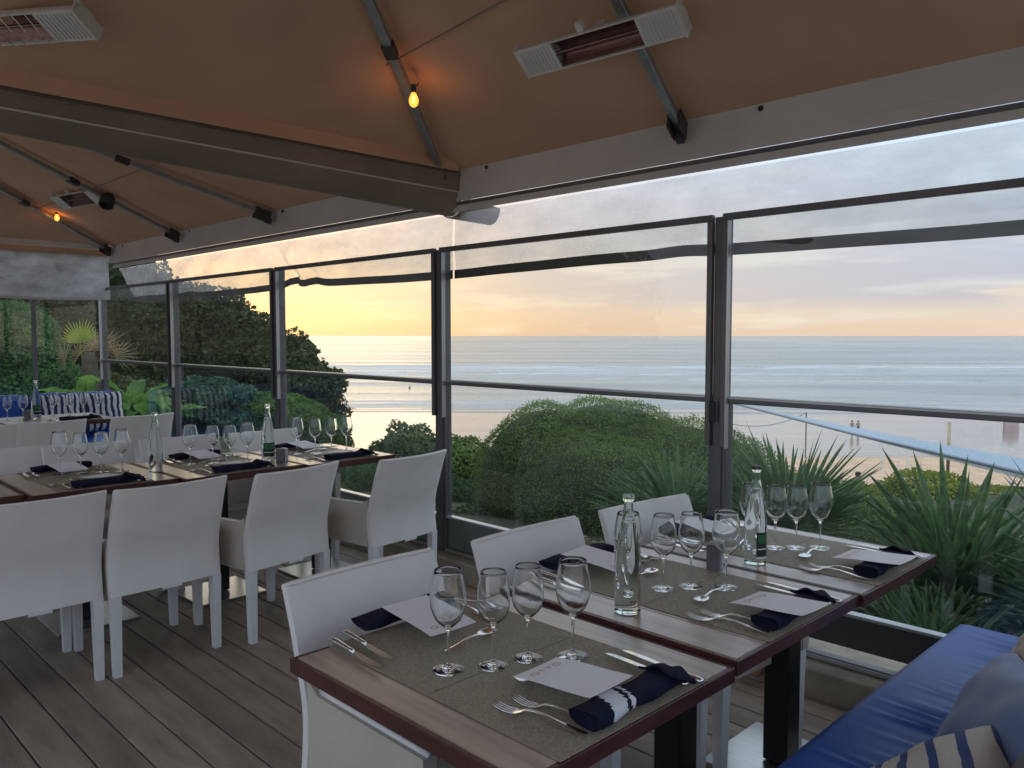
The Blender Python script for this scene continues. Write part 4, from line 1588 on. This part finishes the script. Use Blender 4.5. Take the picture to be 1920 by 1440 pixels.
def setting(cx, cy, z, face, who, full=True, jx=0.0, ja=0.0, spoon=True, stripes=False, mx=-.01, my=0.0, kn=((-.155, -.150, -3), (-.170, -.185, -5)), drape=True, spx=.135):
    """centre of the place in world, face = rotation of the diner's forward direction"""
    B = Matrix.Translation((cx, cy, z)) @ Matrix.Rotation(face + ja, 4, 'Z')

    def put(name, me, x, yv, rz, zz=0.0, label=None, cat=None, group=None, rx=0, ry=0):
        M_ = B @ Matrix.Translation((x, yv, zz)) @ Matrix.Rotation(rz, 4, 'Z') @ Matrix.Rotation(ry, 4, 'Y') @ Matrix.Rotation(rx, 4, 'X')
        o = bpy.data.objects.new(name, me)
        COL.objects.link(o)
        o.matrix_world = M_
        if label: tag(o, label, cat, group)
        return o
    flip = -1
    # local y is the diner's LEFT in a right-handed frame, so the right hand is -y
    n = put('napkin', napkin_me if stripes else plain_me, -.115, .0, R(180) if True else 0, 0, ('rolled navy napkin with white stripes, %s' if stripes else 'plain navy napkin, %s') % who, 'napkin', 'rolled navy napkins')
    if drape: link('napkin_end', nap_end, n)
    link('roll_edge', nap_sp, n)
    m = put('menu', menu_me, mx, my, R(2) + jx, .012 if mx < -.05 else .004, 'white menu sheet, %s' % who, 'menu', 'white menu sheets')
    lt = link('lettering', let_me, m)
    lt.matrix_local = Matrix.Scale(-1, 4, Vector((0, 1, 0)))
    for i, (x0, y0, a) in enumerate(kn):
        a = R(a)
        k = put('knife', None, x0 + .0, y0, a, 0, '%s steel knife, %s' % (('inner', 'outer')[i], who), 'knife', 'steel knives')
        link('handle', kh, k); link('blade', kblade, k)
    for i, (x0, y0, a) in enumerate(((-.150, .125, R(8)), (-.140, .165, R(10)))):
        k = put('fork', None, x0, y0, a, 0, '%s steel fork, %s' % (('inner', 'outer')[i], who), 'fork', 'steel forks')
        link('handle', fh, k); link('tines', ftine, k)
    if spoon:
        k = put('dessert_spoon', None, spx, -.085, R(90) + R(8), 0, 'steel dessert spoon, %s' % who, 'spoon', 'steel dessert spoons')
        link('handle', sh, k); link('bowl', sbo, k)


for d in FRONT:
    cy = {0.935: 1.30, 1.634: 2.0, 2.312: 2.63}[d['y0']]
    setting(-1.085, cy, d['z'] + Zm, R(180), 'bench side of the ' + d['k'], jx=R(random.uniform(-6, 6)), stripes=d is FRONT[0], mx=.01 if d is FRONT[0] else -.10, my=.035)
    setting(-1.585, cy - .01, d['z'] + Zm, 0, 'chair side of the ' + d['k'], jx=R(random.uniform(-6, 6)), mx=-.02, drape=False, kn=((-.125, -.185, -6), (-.105, -.235, -5)), spx=.15)
for d in ROW2:
    cy = (d['y0'] + d['y1']) / 2
    setting(d['x1'] - .18, cy + random.uniform(-.02, .02), d['z'] + Zm, R(180), 'near side of the ' + d['k'], jx=R(random.uniform(-6, 6)))
    setting(d['x0'] + .18, cy + random.uniform(-.02, .02), d['z'] + Zm, 0, 'far side of the ' + d['k'], jx=R(random.uniform(-6, 6)), drape=False)
setting(-7.85, 2.30, .757 + .001, R(180), 'near side of the far left table')
setting(-7.85, 1.50, .757 + .001, R(180), 'near side of the table at the left edge')

# small round fitting at the foot of the kerb
rg = empty('floor_fitting', (-1.70, 3.165, .085), 0, 'round brownish ring shaped fitting low on the kerb beyond the near tables', 'fitting')
MB().lathe([(.030, 0), (.052, 0), (.058, .012), (.052, .026), (.030, .026), (.027, .013), (.030, 0)], 24, M=Matrix.Rotation(R(90), 4, 'X')).build('ring', M_brass, rg, smooth=True, angle=50)
MB().lathe([(0, -.002), (.027, -.002), (.027, .004), (0, .006)], 20, M=Matrix.Rotation(R(90), 4, 'X')).build('ring_plate', M_kerb, rg)


# ------------------------------------------------------------------ vegetation
def quads_object(name, P, A, B, mat, parent=None, seed=0):
    """rhombus leaves: centre P, half long axis A, half short axis B"""
    n = len(P)
    up = np.cross(A, B)
    up /= (np.linalg.norm(up, axis=1, keepdims=True) + 1e-9)
    v = np.empty((n, 4, 3), np.float32)
    v[:, 0] = P - A
    v[:, 1] = P + B + up * (np.linalg.norm(B, axis=1, keepdims=True) * .35)
    v[:, 2] = P + A
    v[:, 3] = P - B + up * (np.linalg.norm(B, axis=1, keepdims=True) * .35)
    me = bpy.data.meshes.new(name)
    me.vertices.add(n * 4)
    me.vertices.foreach_set('co', v.ravel())
    idx = np.arange(n * 4).reshape(n, 4)
    tris = np.concatenate([idx[:, [0, 1, 2]], idx[:, [0, 2, 3]]], 1).reshape(-1)
    me.loops.add(n * 6)
    me.loops.foreach_set('vertex_index', tris.astype(np.int32))
    me.polygons.add(n * 2)
    me.polygons.foreach_set('loop_start', np.arange(0, n * 6, 3, dtype=np.int32))
    me.polygons.foreach_set('loop_total', np.full(n * 2, 3, np.int32))
    me.materials.append(mat)
    me.update(calc_edges=True)
    me.validate()
    return link(name, me, parent)


def foliage(name, blobs, n, size, mat, parent, clip=.0, rough=.16, spread=.5, kind='stuff', zmin=None, aspect=.42, core_k=.82):
    """leaf faces spread in the outer shell of several ellipsoids"""
    bl = np.array([list(c) + list(r) for c, r in blobs], float)
    area = np.array([(r[0] * r[1] + r[1] * r[2] + r[0] * r[2]) for c, r in blobs])
    pick = RNG.choice(len(blobs), n, p=area / area.sum())
    d = RNG.normal(size=(n, 3))
    d /= np.linalg.norm(d, axis=1, keepdims=True)
    c = bl[pick, :3]; r = bl[pick, 3:]
    lump = 1 + rough * (np.sin(d[:, 0] * 7 + c[:, 0] * 3) * np.sin(d[:, 1] * 6 + c[:, 1]) * .6 + np.sin(d[:, 2] * 9 + d[:, 0] * 4 + c[:, 2]) * .4)
    rad = (1 - RNG.exponential(.07 + clip, n)).clip(.55, 1) * lump * (1 + RNG.normal(0, .02, n))
    P = c + d * r * rad[:, None]
    keep = np.ones(n, bool)
    for k in range(len(bl)):
        q = ((P - bl[k, :3]) / (bl[k, 3:] * .80)) ** 2
        ins = (q.sum(1) < 1) & (pick != k)
        keep &= ~ins
    if zmin is not None:
        keep &= P[:, 2] > zmin
    P = P[keep]; d = d[keep]; r = r[keep]
    m = len(P)
    N = d / r
    N /= np.linalg.norm(N, axis=1, keepdims=True)
    N = N + RNG.normal(0, spread, (m, 3))
    N /= np.linalg.norm(N, axis=1, keepdims=True)
    T = np.cross(N, RNG.normal(size=(m, 3)))
    T /= np.linalg.norm(T, axis=1, keepdims=True)
    Bv = np.cross(N, T)
    s = size * RNG.uniform(.6, 1.35, (m, 1))
    o = quads_object(name, P, T * s * .5, Bv * s * .5 * aspect * 1.6, mat, parent)
    if kind: o['kind'] = kind
    # dark twiggy inside
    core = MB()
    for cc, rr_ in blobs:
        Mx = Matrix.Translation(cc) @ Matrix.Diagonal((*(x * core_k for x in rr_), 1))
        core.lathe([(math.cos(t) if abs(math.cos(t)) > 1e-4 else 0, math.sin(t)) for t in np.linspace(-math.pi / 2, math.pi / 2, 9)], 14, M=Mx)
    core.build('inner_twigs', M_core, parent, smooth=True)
    return o


def plant(name, label, cat, base, blobs, n, size, mat, trunk_r=.08, group=None, **kw):
    t = empty(name, base, 0, label, cat, group)
    rel = [((c[0] - base[0], c[1] - base[1], c[2] - base[2]), r) for c, r in blobs]
    foliage('crown', rel, n, size, mat, t, **kw)
    top = max(c[2] for c, r in rel)
    cx = sum(c[0] for c, r in rel) / len(rel); cy = sum(c[1] for c, r in rel) / len(rel)
    mb = MB().tube([(0, 0, -.4), (cx * .3, cy * .3, top * .5), (cx * .8, cy * .8, top)], [trunk_r, trunk_r * .75, trunk_r * .35], 8)
    for c, r in rel[:4]:
        mb.tube([(cx * .3, cy * .3, top * .4), (c[0] * .8, c[1] * .8, c[2])], [trunk_r * .5, trunk_r * .2], 6)
    mb.build('trunk', M_bark, t, smooth=True)
    return t


def cr(x, v, dist):   # photo column/row at a distance, turned once into plain metres
    return rd((x - 960) / 1520 * dist, dist, 1.5 - (v - 629) / 1520 * dist)


def blob(x, v, dist, rx, rz, ry=None):
    p = cr(x, v, dist)
    return (p, (rx, ry or rx, rz))


# big clipped mound just outside the glass
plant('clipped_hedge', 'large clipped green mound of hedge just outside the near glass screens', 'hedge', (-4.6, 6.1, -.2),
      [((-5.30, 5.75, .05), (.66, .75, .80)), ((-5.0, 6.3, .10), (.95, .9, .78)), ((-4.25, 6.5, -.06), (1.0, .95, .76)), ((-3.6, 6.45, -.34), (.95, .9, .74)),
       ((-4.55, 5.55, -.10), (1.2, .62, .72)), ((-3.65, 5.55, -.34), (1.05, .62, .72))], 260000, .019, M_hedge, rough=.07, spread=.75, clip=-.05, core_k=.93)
plant('clipped_hedge', 'lower clipped hedge running down to the right behind the fan palms', 'hedge', (-2.6, 6.5, -.4),
      [((-2.85, 6.3, -.38), (.95, .9, .72)), ((-2.15, 6.5, -.56), (.95, .9, .70)), ((-1.5, 6.9, -.74), (.95, .9, .66)), ((-2.9, 5.4, -.55), (.8, .6, .7))], 130000, .021, M_hedge, rough=.08, spread=.75, clip=-.05, core_k=.93)
plant('round_shrub', 'yellow green rounded shrub behind the right fan palm', 'shrub', rd(5.1, 9.6, -1.6),
      [(rd(5.0, 9.6, -.62), (.75, .7, .50)), (rd(5.8, 9.5, -.80), (.7, .7, .50))], 16000, .055, leaf_mat('lime_leaf', (.12, .17, .03), (.36, .38, .07), 2, .45), rough=.12)
plant('round_shrub', 'grey green feathery shrub on the bank, left of the post', 'shrub', rd(-1.75, 13.8, -1.4),
      [(rd(-1.75, 13.8, -.62), (.62, .6, .60)), (rd(-1.35, 13.6, -.80), (.6, .55, .52)), (rd(-2.15, 13.7, -.78), (.5, .5, .42))], 14000, .07, M_shrub, rough=.22, spread=.9)
plant('round_shrub', 'dark green shrub low on the bank between the post and the clipped mound', 'shrub', rd(-.8, 12, -1.3),
      [(rd(-.72, 12, -.62), (.55, .5, .62)), (rd(-1.4, 12, -.95), (.6, .5, .55)), (rd(-.3, 12, -.75), (.5, .5, .5))], 16000, .06, M_hedge, rough=.15)
plant('round_shrub', 'low dark green shrub beneath the table end in the second row', 'shrub', rd(-2.7, 11.5, -1.5),
      [(rd(-2.3, 11.5, -1.15), (.7, .6, .55)), (rd(-1.6, 11.0, -1.25), (.7, .6, .55)), (rd(-3.0, 11.5, -1.0), (.6, .6, .5)), (rd(-.9, 10.5, -1.35), (.8, .6, .6))], 20000, .06, M_hedge, rough=.2)

plant('low_hedge', 'dark low hedge close outside the glass, left of the clipped mound', 'hedge', rd(-1.0, 8.2, -.4),
      [blob(862, 965, 8.6, .42, .36), blob(800, 960, 9.2, .6, .42), blob(720, 940, 10, .7, .45), blob(640, 930, 11, .8, .5), blob(890, 1010, 7.6, .4, .3)], 40000, .035, leaf_mat('deep_hedge_leaf', (.02, .045, .02), (.08, .14, .05), 2, .3), rough=.12, spread=.8)

# dark trees at the left, behind the glass
TR = 'dark evergreen trees on the left'
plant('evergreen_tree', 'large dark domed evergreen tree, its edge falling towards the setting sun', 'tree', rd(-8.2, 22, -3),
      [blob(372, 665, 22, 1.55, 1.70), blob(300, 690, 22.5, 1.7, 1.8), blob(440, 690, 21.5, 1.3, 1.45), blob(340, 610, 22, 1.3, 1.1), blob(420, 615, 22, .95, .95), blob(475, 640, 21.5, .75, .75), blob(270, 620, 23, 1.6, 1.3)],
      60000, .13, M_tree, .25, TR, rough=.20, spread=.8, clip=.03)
plant('evergreen_tree', 'ragged lower evergreen tree standing against the sea, right of the big dome', 'tree', rd(-5.4, 20, -3.4),
      [blob(555, 720, 20, .85, .85), blob(520, 680, 20.5, .9, .8), blob(600, 735, 20, .55, .62), blob(590, 790, 20, .75, .6), blob(560, 660, 20.5, .42, .38), blob(500, 780, 20, 1.1, .9), blob(626, 712, 20, .30, .28)],
      36000, .10, M_tree, .2, TR, rough=.35, spread=.9, clip=.06)
plant('evergreen_tree', 'tall dark tree filling the corner behind the cloudy curtain', 'tree', rd(-13, 24, -3),
      [blob(180, 560, 24, 2.3, 2.0), blob(60, 600, 24, 2.4, 2.4), blob(230, 650, 24, 1.9, 2.0), blob(120, 700, 24, 2.3, 2.2), blob(-60, 560, 24, 2.6, 2.6), blob(-120, 700, 24, 2.6, 2.6)],
      60000, .15, M_tree, .3, TR, rough=.25, spread=.8)
plant('evergreen_tree', 'dark tree crown outside the frame to the left', 'tree', rd(-24, 25, -3),
      [(rd(-22, 24, 1.5), (3, 3, 3)), (rd(-19, 22, 0.5), (2.5, 2.5, 2.5)), (rd(-26, 24, 1.5), (3.4, 3, 3))], 24000, .22, M_tree, .3, TR, rough=.25)
plant('evergreen_tree', 'added dark evergreen, unseen, darkening the reflections in the left glass', 'tree', (-15, -2, -.4),  # unseen tree added so the left panes reflect dark foliage
      [((-15, -1.5, 1.6), (1.8, 2.2, 2.0)), ((-15.2, 1.3, 1.5), (1.3, 1.6, 1.9)), ((-15.4, .6, 3.2), (1.4, 1.8, 1.4)), ((-15.5, -5, 1.9), (1.9, 2.4, 2.3)), ((-15, -8.5, 2.0), (2, 2.6, 2.4)), ((-16, -12, 2.2), (2.4, 3, 2.8)), ((-15.5, -3, 3.2), (1.8, 2.4, 1.5)), ((-15, -7, 3.6), (2, 2.6, 1.6))],
      50000, .14, M_tree, .25, TR, rough=.25)
# greener plants in front of them
plant('clipped_shrub', 'clipped bright green shrub between the second row and the dark trees', 'shrub', rd(-4.2, 13, -1.4),
      [blob(540, 800, 13, .62, .52), blob(600, 830, 13, .50, .50), blob(480, 790, 13.3, .55, .5)], 30000, .05, M_hedge2, rough=.12, spread=.8)
plant('leafy_shrub', 'dark leafy shrub with pale tops below the mid rail at left', 'shrub', rd(-5.4, 13, -1.4),
      [blob(400, 760, 13, .60, .45), blob(350, 790, 13, .6, .6), blob(430, 810, 13, .7, .5), blob(470, 850, 13, .8, .5)], 24000, .10, leaf_mat('blue_leaf', (.02, .05, .03), (.12, .22, .14), 2, .3), rough=.2, spread=.9)
plant('leafy_shrub', 'light green rounded bush at the left edge of the photo', 'shrub', cr(10, 860, 13.5),
      [blob(10, 650, 13.5, .85, .80), blob(60, 690, 13.2, .60, .60), blob(-40, 700, 13.4, .9, .9), blob(90, 730, 13, .5, .5), blob(30, 770, 13, .9, .6)], 42000, .06, leaf_mat('mid_leaf', (.03, .08, .025), (.13, .27, .09), 2, .4), rough=.16, spread=.9)
plant('leafy_shrub', 'brownish undergrowth behind the far left sofa', 'shrub', cr(100, 860, 14.5),
      [blob(60, 750, 14.5, 1.1, .7), blob(160, 760, 14.5, 1.1, .6), blob(260, 780, 14.5, 1.0, .6)], 20000, .09, leaf_mat('olive_leaf', (.05, .05, .02), (.17, .19, .06), 2, .3), rough=.2)


def fan_frond(nb, L, wdt, arc, droop=.15, seed=0, pet=.4):
    """fan palm frond: petiole from the origin up +z then blades spread in the xz plane"""
    rg_ = random.Random(seed)
    mb = MB()
    mb.tube([(0, 0, 0), (0, .01, pet * .5), (0, 0, pet)], [.008, .006, .005], 5)
    for i in range(nb):
        a = (i / (nb - 1) - .5) * arc
        l = L * (1 - .22 * abs(a / (arc / 2)) ** 2) * rg_.uniform(.88, 1.06)
        dx, dz = math.sin(a), math.cos(a)
        px_, pz_ = dz, -dx
        w = wdt * rg_.uniform(.8, 1.15)
        vs = []
        bend = rg_.uniform(.3, 1.3) * droop
        for (t, ww) in ((.0, .25), (.25, .8), (.55, 1.0), (.82, .55), (1.0, .02)):
            c = Vector((dx * l * t, bend * l * t * t + .12 * L * math.sin(abs(a)) * t * 0, pet + dz * l * t))
            hw = w * ww
            vs += [c + Vector((px_, 0, pz_)) * -hw + Vector((0, .35 * hw, 0)), c + Vector((0, -.45 * hw, 0)), c + Vector((px_, 0, pz_)) * hw + Vector((0, .35 * hw, 0))]
        fs = []
        for q in range(4):
            b0 = q * 3
            fs += [(b0, b0 + 1, b0 + 4, b0 + 3), (b0 + 1, b0 + 2, b0 + 5, b0 + 4)]
        mb.add(vs, fs)
    return mb


FM = [fan_frond(12, .64, .0175, R(150), .10, s, .28).mesh('frond', M_palm) for s in range(5)]
FMd = [fan_frond(13, .45, .012, R(170), .5, 9 + s, .25).mesh('frond', M_tan) for s in range(2)]


def fan_palm(loc, label, n, tilt0, tilt1, seed, scale=1.0, mats=FM, trunk=.4, zvar=0.2, group='fan palms outside the glass', avoid=None):
    t = empty('fan_palm', loc, 0, label, 'palm', group)
    rg_ = random.Random(seed)
    MB().tube([(0, 0, -.6), (.02, 0, -.2), (0, 0, trunk)], [.09, .08, .06], 10).build('trunk', M_bark, t, smooth=True)
    for i in range(n):
        az = i * 2.399 + rg_.uniform(-.3, .3)
        ti = tilt0 + (tilt1 - tilt0) * ((i + .5) / n) ** .8 + rg_.uniform(-.1, .1)
        s = scale * rg_.uniform(.8, 1.12)
        z = trunk * rg_.uniform(.5, 1.0)
        Mx = Matrix.Translation((0, 0, z)) @ Matrix.Rotation(az, 4, 'Z') @ Matrix.Rotation(-ti, 4, 'X') @ Matrix.Rotation(rg_.uniform(-.5, .5), 4, 'Z') @ Matrix.Scale(s, 4)
        o = link('frond', mats[i % len(mats)], t)
        o.matrix_local = Mx
    return t


fan_palm((-1.36, 4.72, -.24), 'big spiky fan palm right of the end table, behind the bench end', 30, .05, 1.45, 1, .95, trunk=.26)
fan_palm((-2.32, 4.75, .05), 'fan palm behind the glasses on the end table', 26, .05, 1.3, 2, .85, trunk=.2)
fan_palm((-3.15, 4.75, -.12), 'dark fan palm left of the thick post, behind the near chairs', 16, .1, 1.3, 3, .85, trunk=.22)
fan_palm((-.55, 4.35, -.05), 'fan palm at the right edge of the view, close to the glass', 22, .1, 1.4, 4, .9, trunk=.2)
fan_palm((-1.95, 4.0, -.15), 'small low fan palm close behind the glass below the end table', 16, .2, 1.4, 5, .55, trunk=.12)
fan_palm((-1.2, 3.95, -.15), 'small low fan palm close behind the glass beside the bench end', 14, .2, 1.4, 6, .55, trunk=.12)

# yellow fan palm with dried fronds, far left
p0 = cr(168, 690, 12.8)
yp = empty('fan_palm', p0, 0, 'yellow green fan palm with dried tan fronds at the far left', 'palm')
MB().tube([(0, 0, -1.2), (0, 0, .1), (0, 0, .25)], [.14, .12, .08], 10).build('trunk', M_bark, yp)
FY = fan_frond(18, .40, .018, R(150), .05, 31, .30).mesh('frond', M_ypalm)
ca_ = math.radians(45.2)
for (dx, tl, fc, me_, s) in ((-.28, -.15, .1, FY, 1.0), (.10, .12, .2, FMd[0], .9), (.34, .3, .1, FMd[1], .85), (-.1, -.9, .3, FMd[0], .75), (.5, 1.1, .3, FMd[1], .8), (-.55, -1.3, .2, FMd[1], .75), (.2, .55, -.2, FMd[0], .8), (-.05, -.1, .5, FMd[1], .8)):
    o = link('frond', me_, yp)
    o.matrix_local = Matrix.Rotation(ca_, 4, 'Z') @ Matrix.Translation((dx * .4, 0, .1)) @ Matrix.Rotation(tl, 4, 'Y') @ Matrix.Rotation(-fc, 4, 'X') @ Matrix.Scale(s, 4)


def broad_leaf(L, W, droop, seed):
    mb = MB()
    rg_ = random.Random(seed)

    def fn(u, v):
        t = u
        w = W * (math.sin(math.pi * min(1, t * .96 + .03)) ** .75)
        s = 2 * v - 1
        y_ = s * w
        x = L * t
        z = L * (.9 * t - droop * t * t) * .6 + abs(s) * w * .35 - .02 * math.sin(t * 22) * abs(s)
        return (x, y_, z)
    mb.grid(fn, 12, 6)
    mb.tube([(0, 0, 0), (L * .5, 0, L * (.45 - droop * .25) * .6 - .004), (L * .95, 0, L * (.855 - droop * .9) * .6 - .004)], [.012, .008, .002], 5)
    return mb


BL = [broad_leaf(.85, .14, dr, i).mesh('leaf', M_banana, smooth=True) for i, dr in enumerate((.7, 1.0, 1.4))]


def leafy(loc, label, n, seed, s0=1.0, group='broad leaved plants by the terrace', mats=BL):
    t = empty('broad_leaved_plant', loc, 0, label, 'plant', group)
    rg_ = random.Random(seed)
    MB().tube([(0, 0, -.5), (0, 0, .2)], [.05, .03], 6).build('stem', M_bark, t)
    for i in range(n):
        az = i * 2.399 + rg_.uniform(-.3, .3)
        Mx = Matrix.Translation((0, 0, rg_.uniform(-.2, .25))) @ Matrix.Rotation(az, 4, 'Z') @ Matrix.Rotation(-rg_.uniform(-.15, .75), 4, 'Y') @ Matrix.Rotation(rg_.uniform(-.6, .6), 4, 'X') @ Matrix.Scale(s0 * rg_.uniform(.7, 1.15), 4)
        o = link('leaf', mats[i % 3], t)
        o.matrix_local = Mx
    return t


leafy(cr(150, 790, 12.3), 'bright green broad leaved plant behind the far bottle', 16, 1, 1.05)
leafy(cr(245, 790, 12.2), 'broad leaved plant with yellow stems left of the corner post', 18, 2, 1.0)
leafy(cr(300, 830, 12.0), 'pale striped broad leaved plant low beside the window post', 16, 3, .85)
leafy(cr(100, 810, 12.8), 'broad leaved plant low behind the far sofa', 14, 4, .9)
leafy(cr(205, 830, 12.0), 'low broad leaved plant behind the striped cushions', 14, 5, .8)
leafy(cr(350, 870, 11.8), 'blue green broad leaved plant low behind the second row of chairs', 14, 6, .75)

# low plants just outside, mulch
foot = MB()
rgm = random.Random(9)
for i in range(2600):
    x = rgm.uniform(-4.2, .6); yv = rgm.uniform(3.66, 4.7)
    a = rgm.uniform(0, 6.28); s = rgm.uniform(.012, .035)
    z = -.05 + rgm.uniform(0, .03)
    c, s_ = math.cos(a) * s, math.sin(a) * s
    foot.add([(x - c, yv - s_, z), (x + s_ * .5, yv - c * .5, z + .01), (x + c, yv + s_, z + .006), (x - s_ * .5, yv + c * .5, z + .008)], [(0, 1, 2, 3)])
fo = foot.build('leaf_litter', M_tan)
tag(fo, 'dry leaf litter on the soil outside the glass', kind='stuff')

# ------------------------------------------------------------------ beach things
def sag(p, q, s, n=12):
    p, q = Vector(p), Vector(q)
    return [tuple(p.lerp(q, i / n) - Vector((0, 0, s * 4 * (i / n) * (1 - i / n)))) for i in range(n + 1)]


aw = empty('shade_sail', (0, 0, 0), 0, 'pale blue canvas awning sloping down to the right above the beach', 'awning')
A_ = Vector(rd(4.40, 16, .16)); B_ = Vector(rd(6.4, 9.4, -.20)); C_ = Vector(rd(6.78, 12.5, -.18)); D_ = Vector(rd(9.2, 11.0, -.55))


def sail(u, v):
    e = A_.lerp(B_, u)
    f = A_.lerp(C_, min(1, u / .62)) if u < .62 else C_.lerp(D_, (u - .62) / .38)
    p = e.lerp(f, v) - Vector((0, 0, .03 * math.sin(math.pi * u)))
    return (p, p + Vector((0, 0, .006)))


MB().grid(sail, 20, 6).build('canvas', M_awn, aw, smooth=True, angle=40)
MB().tube([A_, (A_ + B_) / 2 - Vector((0, 0, .03)), B_], .024, 10).build('edge_tube', M_awnrim, aw, smooth=True)
MB().grid(lambda u, v: ((A_.lerp(B_, u) - Vector((0, 0, .02 + .07 * v * u))), (A_.lerp(B_, u) - Vector((-.004, 0, .02 + .07 * v * u)))), 12, 2).build('awning_lip', M_wpole, aw)
pp = MB().tube([rd(6.83, 12.6, -3.5), rd(6.83, 12.6, .16)], .025, 10)
tag(pp.build('awning_pole', M_pole), 'yellow pole rising through the pale blue awning', 'pole')
bp = empty('net_pole', rd(28.8, 79, -10.5), 0, 'thin dark pole on the beach holding a sagging net', 'pole')
MB().tube([(0, 0, 0), (0, 0, 4.5)], .07, 8).build('pole', M_darkpole, bp)
q0 = Vector((0, 0, 4.45)); q1 = Vector(rd(-8.5, 0, 3.7))
MB().tube(sag(q0, q1, .9), .05, 6).build('net_rope', M_awnrim, bp)
for i, (r_, d_, h_, lb, rad_) in enumerate([(33.3, 72.6, 1.9, 'pale grey post on the dry sand, leftmost of four', .12), (34.6, 72, 2.3, 'thin white post on the sand between the palm blades', .05), (35.4, 72, 1.8, 'short white post on the sand right of the thin one', .10),
                              (40.5, 68, 2.0, 'white post on the sand just below the awning edge', .08), (37.8, 61, 3.4, 'white post close to the right edge of the view', .10)]):
    tag(MB().tube([rd(r_, d_, -10.5), rd(r_, d_, -10.45 + h_)], rad_, 8).build('beach_post', M_wpole), lb, 'post', 'white posts on the beach')
wb = empty('beach_shelter', rd(62.5, 101, -10.52), 0, 'small reddish shelter on the wet beach at the right edge', 'beach shelter')
MB().grid(lambda u, v: ((CA * (-1 + 2 * u), SA * (-1 + 2 * u), 1.7 * math.sin(math.pi * .5 * v) * (1 - .3 * abs(2 * u - 1))), (CA * (-1 + 2 * u) - .06, SA * (-1 + 2 * u) + .06, 1.7 * math.sin(math.pi * .5 * v) * (1 - .3 * abs(2 * u - 1)))), 10, 6).build('shelter_cloth', pm('faded_red_cloth', (.62, .45, .42), (.56, .40, .37), rough=.8), wb)
MB().tube([(-.9 * CA, -.9 * SA, 0), (-.9 * CA, -.9 * SA, 1.3)], .03, 6).build('shelter_pole', M_darkpole, wb)


def person(loc, label, rz=0, sit=False, suit=None, wade=False, step=.16, h=1.75):
    t = empty('person', loc, rz, label, 'person')
    k = h / 1.75
    J = {'pel': (0, 0, .93), 'che': (0, .01, 1.28), 'nec': (0, .01, 1.47), 'hea': (0, -.01, 1.56), 'top': (0, -.01, 1.70),
         'hl': (-.09, 0, .90), 'kl': (-.10, -step * .5, .50), 'al': (-.10, -step * .2, .09), 'tl': (-.10, -step * .2 - .14, .03),
         'hr': (.09, 0, .90), 'kr': (.10, step * .6, .50), 'ar': (.10, step, .10), 'tr': (.10, step - .13, .03),
         'sl': (-.19, .01, 1.40), 'el': (-.25, .03, 1.13), 'wl': (-.26, -.06, .88), 'fl': (-.26, -.08, .79),
         'sr': (.19, .01, 1.40), 'er': (.25, -.0, 1.13), 'wr': (.27, -.08, .90), 'fr': (.27, -.10, .81)}
    if sit:
        for a_ in ('l', 'r'):
            s = -1 if a_ == 'l' else 1
            J['k' + a_] = (s * .12, -.35, 1.05); J['a' + a_] = (s * .12, -.55, .70); J['t' + a_] = (s * .12, -.70, .68)
    rad = {'pel': .13, 'che': .15, 'nec': .055, 'hea': .085, 'top': .07, 'h': .085, 'k': .058, 'a': .04, 't': .03, 's': .06, 'e': .042, 'w': .03, 'f': .025}
    E = [('pel', 'che'), ('che', 'nec'), ('nec', 'hea'), ('hea', 'top')]
    for a_ in 'lr':
        E += [('pel', 'h' + a_), ('h' + a_, 'k' + a_), ('k' + a_, 'a' + a_), ('a' + a_, 't' + a_), ('che', 's' + a_), ('s' + a_, 'e' + a_), ('e' + a_, 'w' + a_), ('w' + a_, 'f' + a_)]
    keys = list(J)
    me = bpy.data.meshes.new('body')
    me.from_pydata([tuple(c * k for c in J[q]) for q in keys], [(keys.index(a), keys.index(b)) for a, b in E], [])
    me.materials.append(M_skin)
    o = link('body', me, t)
    md = o.modifiers.new('skin', 'SKIN')
    for i, q in enumerate(keys):
        r_ = rad[q] if q in rad else rad[q[0]]
        me.skin_vertices[0].data[i].radius = (r_ * k, r_ * k)
    me.skin_vertices[0].data[0].use_root = True
    md.use_smooth_shade = True
    o.modifiers.new('sub', 'SUBSURF').render_levels = 1
    # trunks / swimwear as a fitted shell
    sh_ = MB().lathe([(.02, .74), (.15, .74), (.17, .82), (.16, .95), (.14, 1.00), (.02, 1.0)], 14, M=Matrix.Diagonal((k, k * .85, k, 1)))
    sh_.build('swimwear', suit or M_suit, t, smooth=True)
    MB().lathe([(0, 1.60), (.095, 1.60), (.105, 1.67), (.08, 1.745), (0, 1.76)], 12, M=Matrix.Translation((0, .015 * k, 0)) @ Matrix.Diagonal((k, k, k, 1))).build('hair', M_hair, t, smooth=True)
    return t


person(rd(41.3, 98, -10.52), 'person in dark swimwear walking the wet sand, left of the pair', R(225), suit=M_suit)
person(rd(42.3, 98.6, -10.52), 'person walking the wet sand, right of the pair', R(225), suit=M_suit, h=1.66)
person(rd(5.0, 131, -10.9), 'lone person wading in the shallows above the clipped mound', R(200), suit=M_suit)
person(rd(-23.4, 185, -11.6), 'tiny person standing in the waves left of the post', R(200), suit=M_suit)
person(rd(13.0, 30.2, -5.35), 'dark haired person low on the path between the two palms', R(200), suit=M_lab_r)
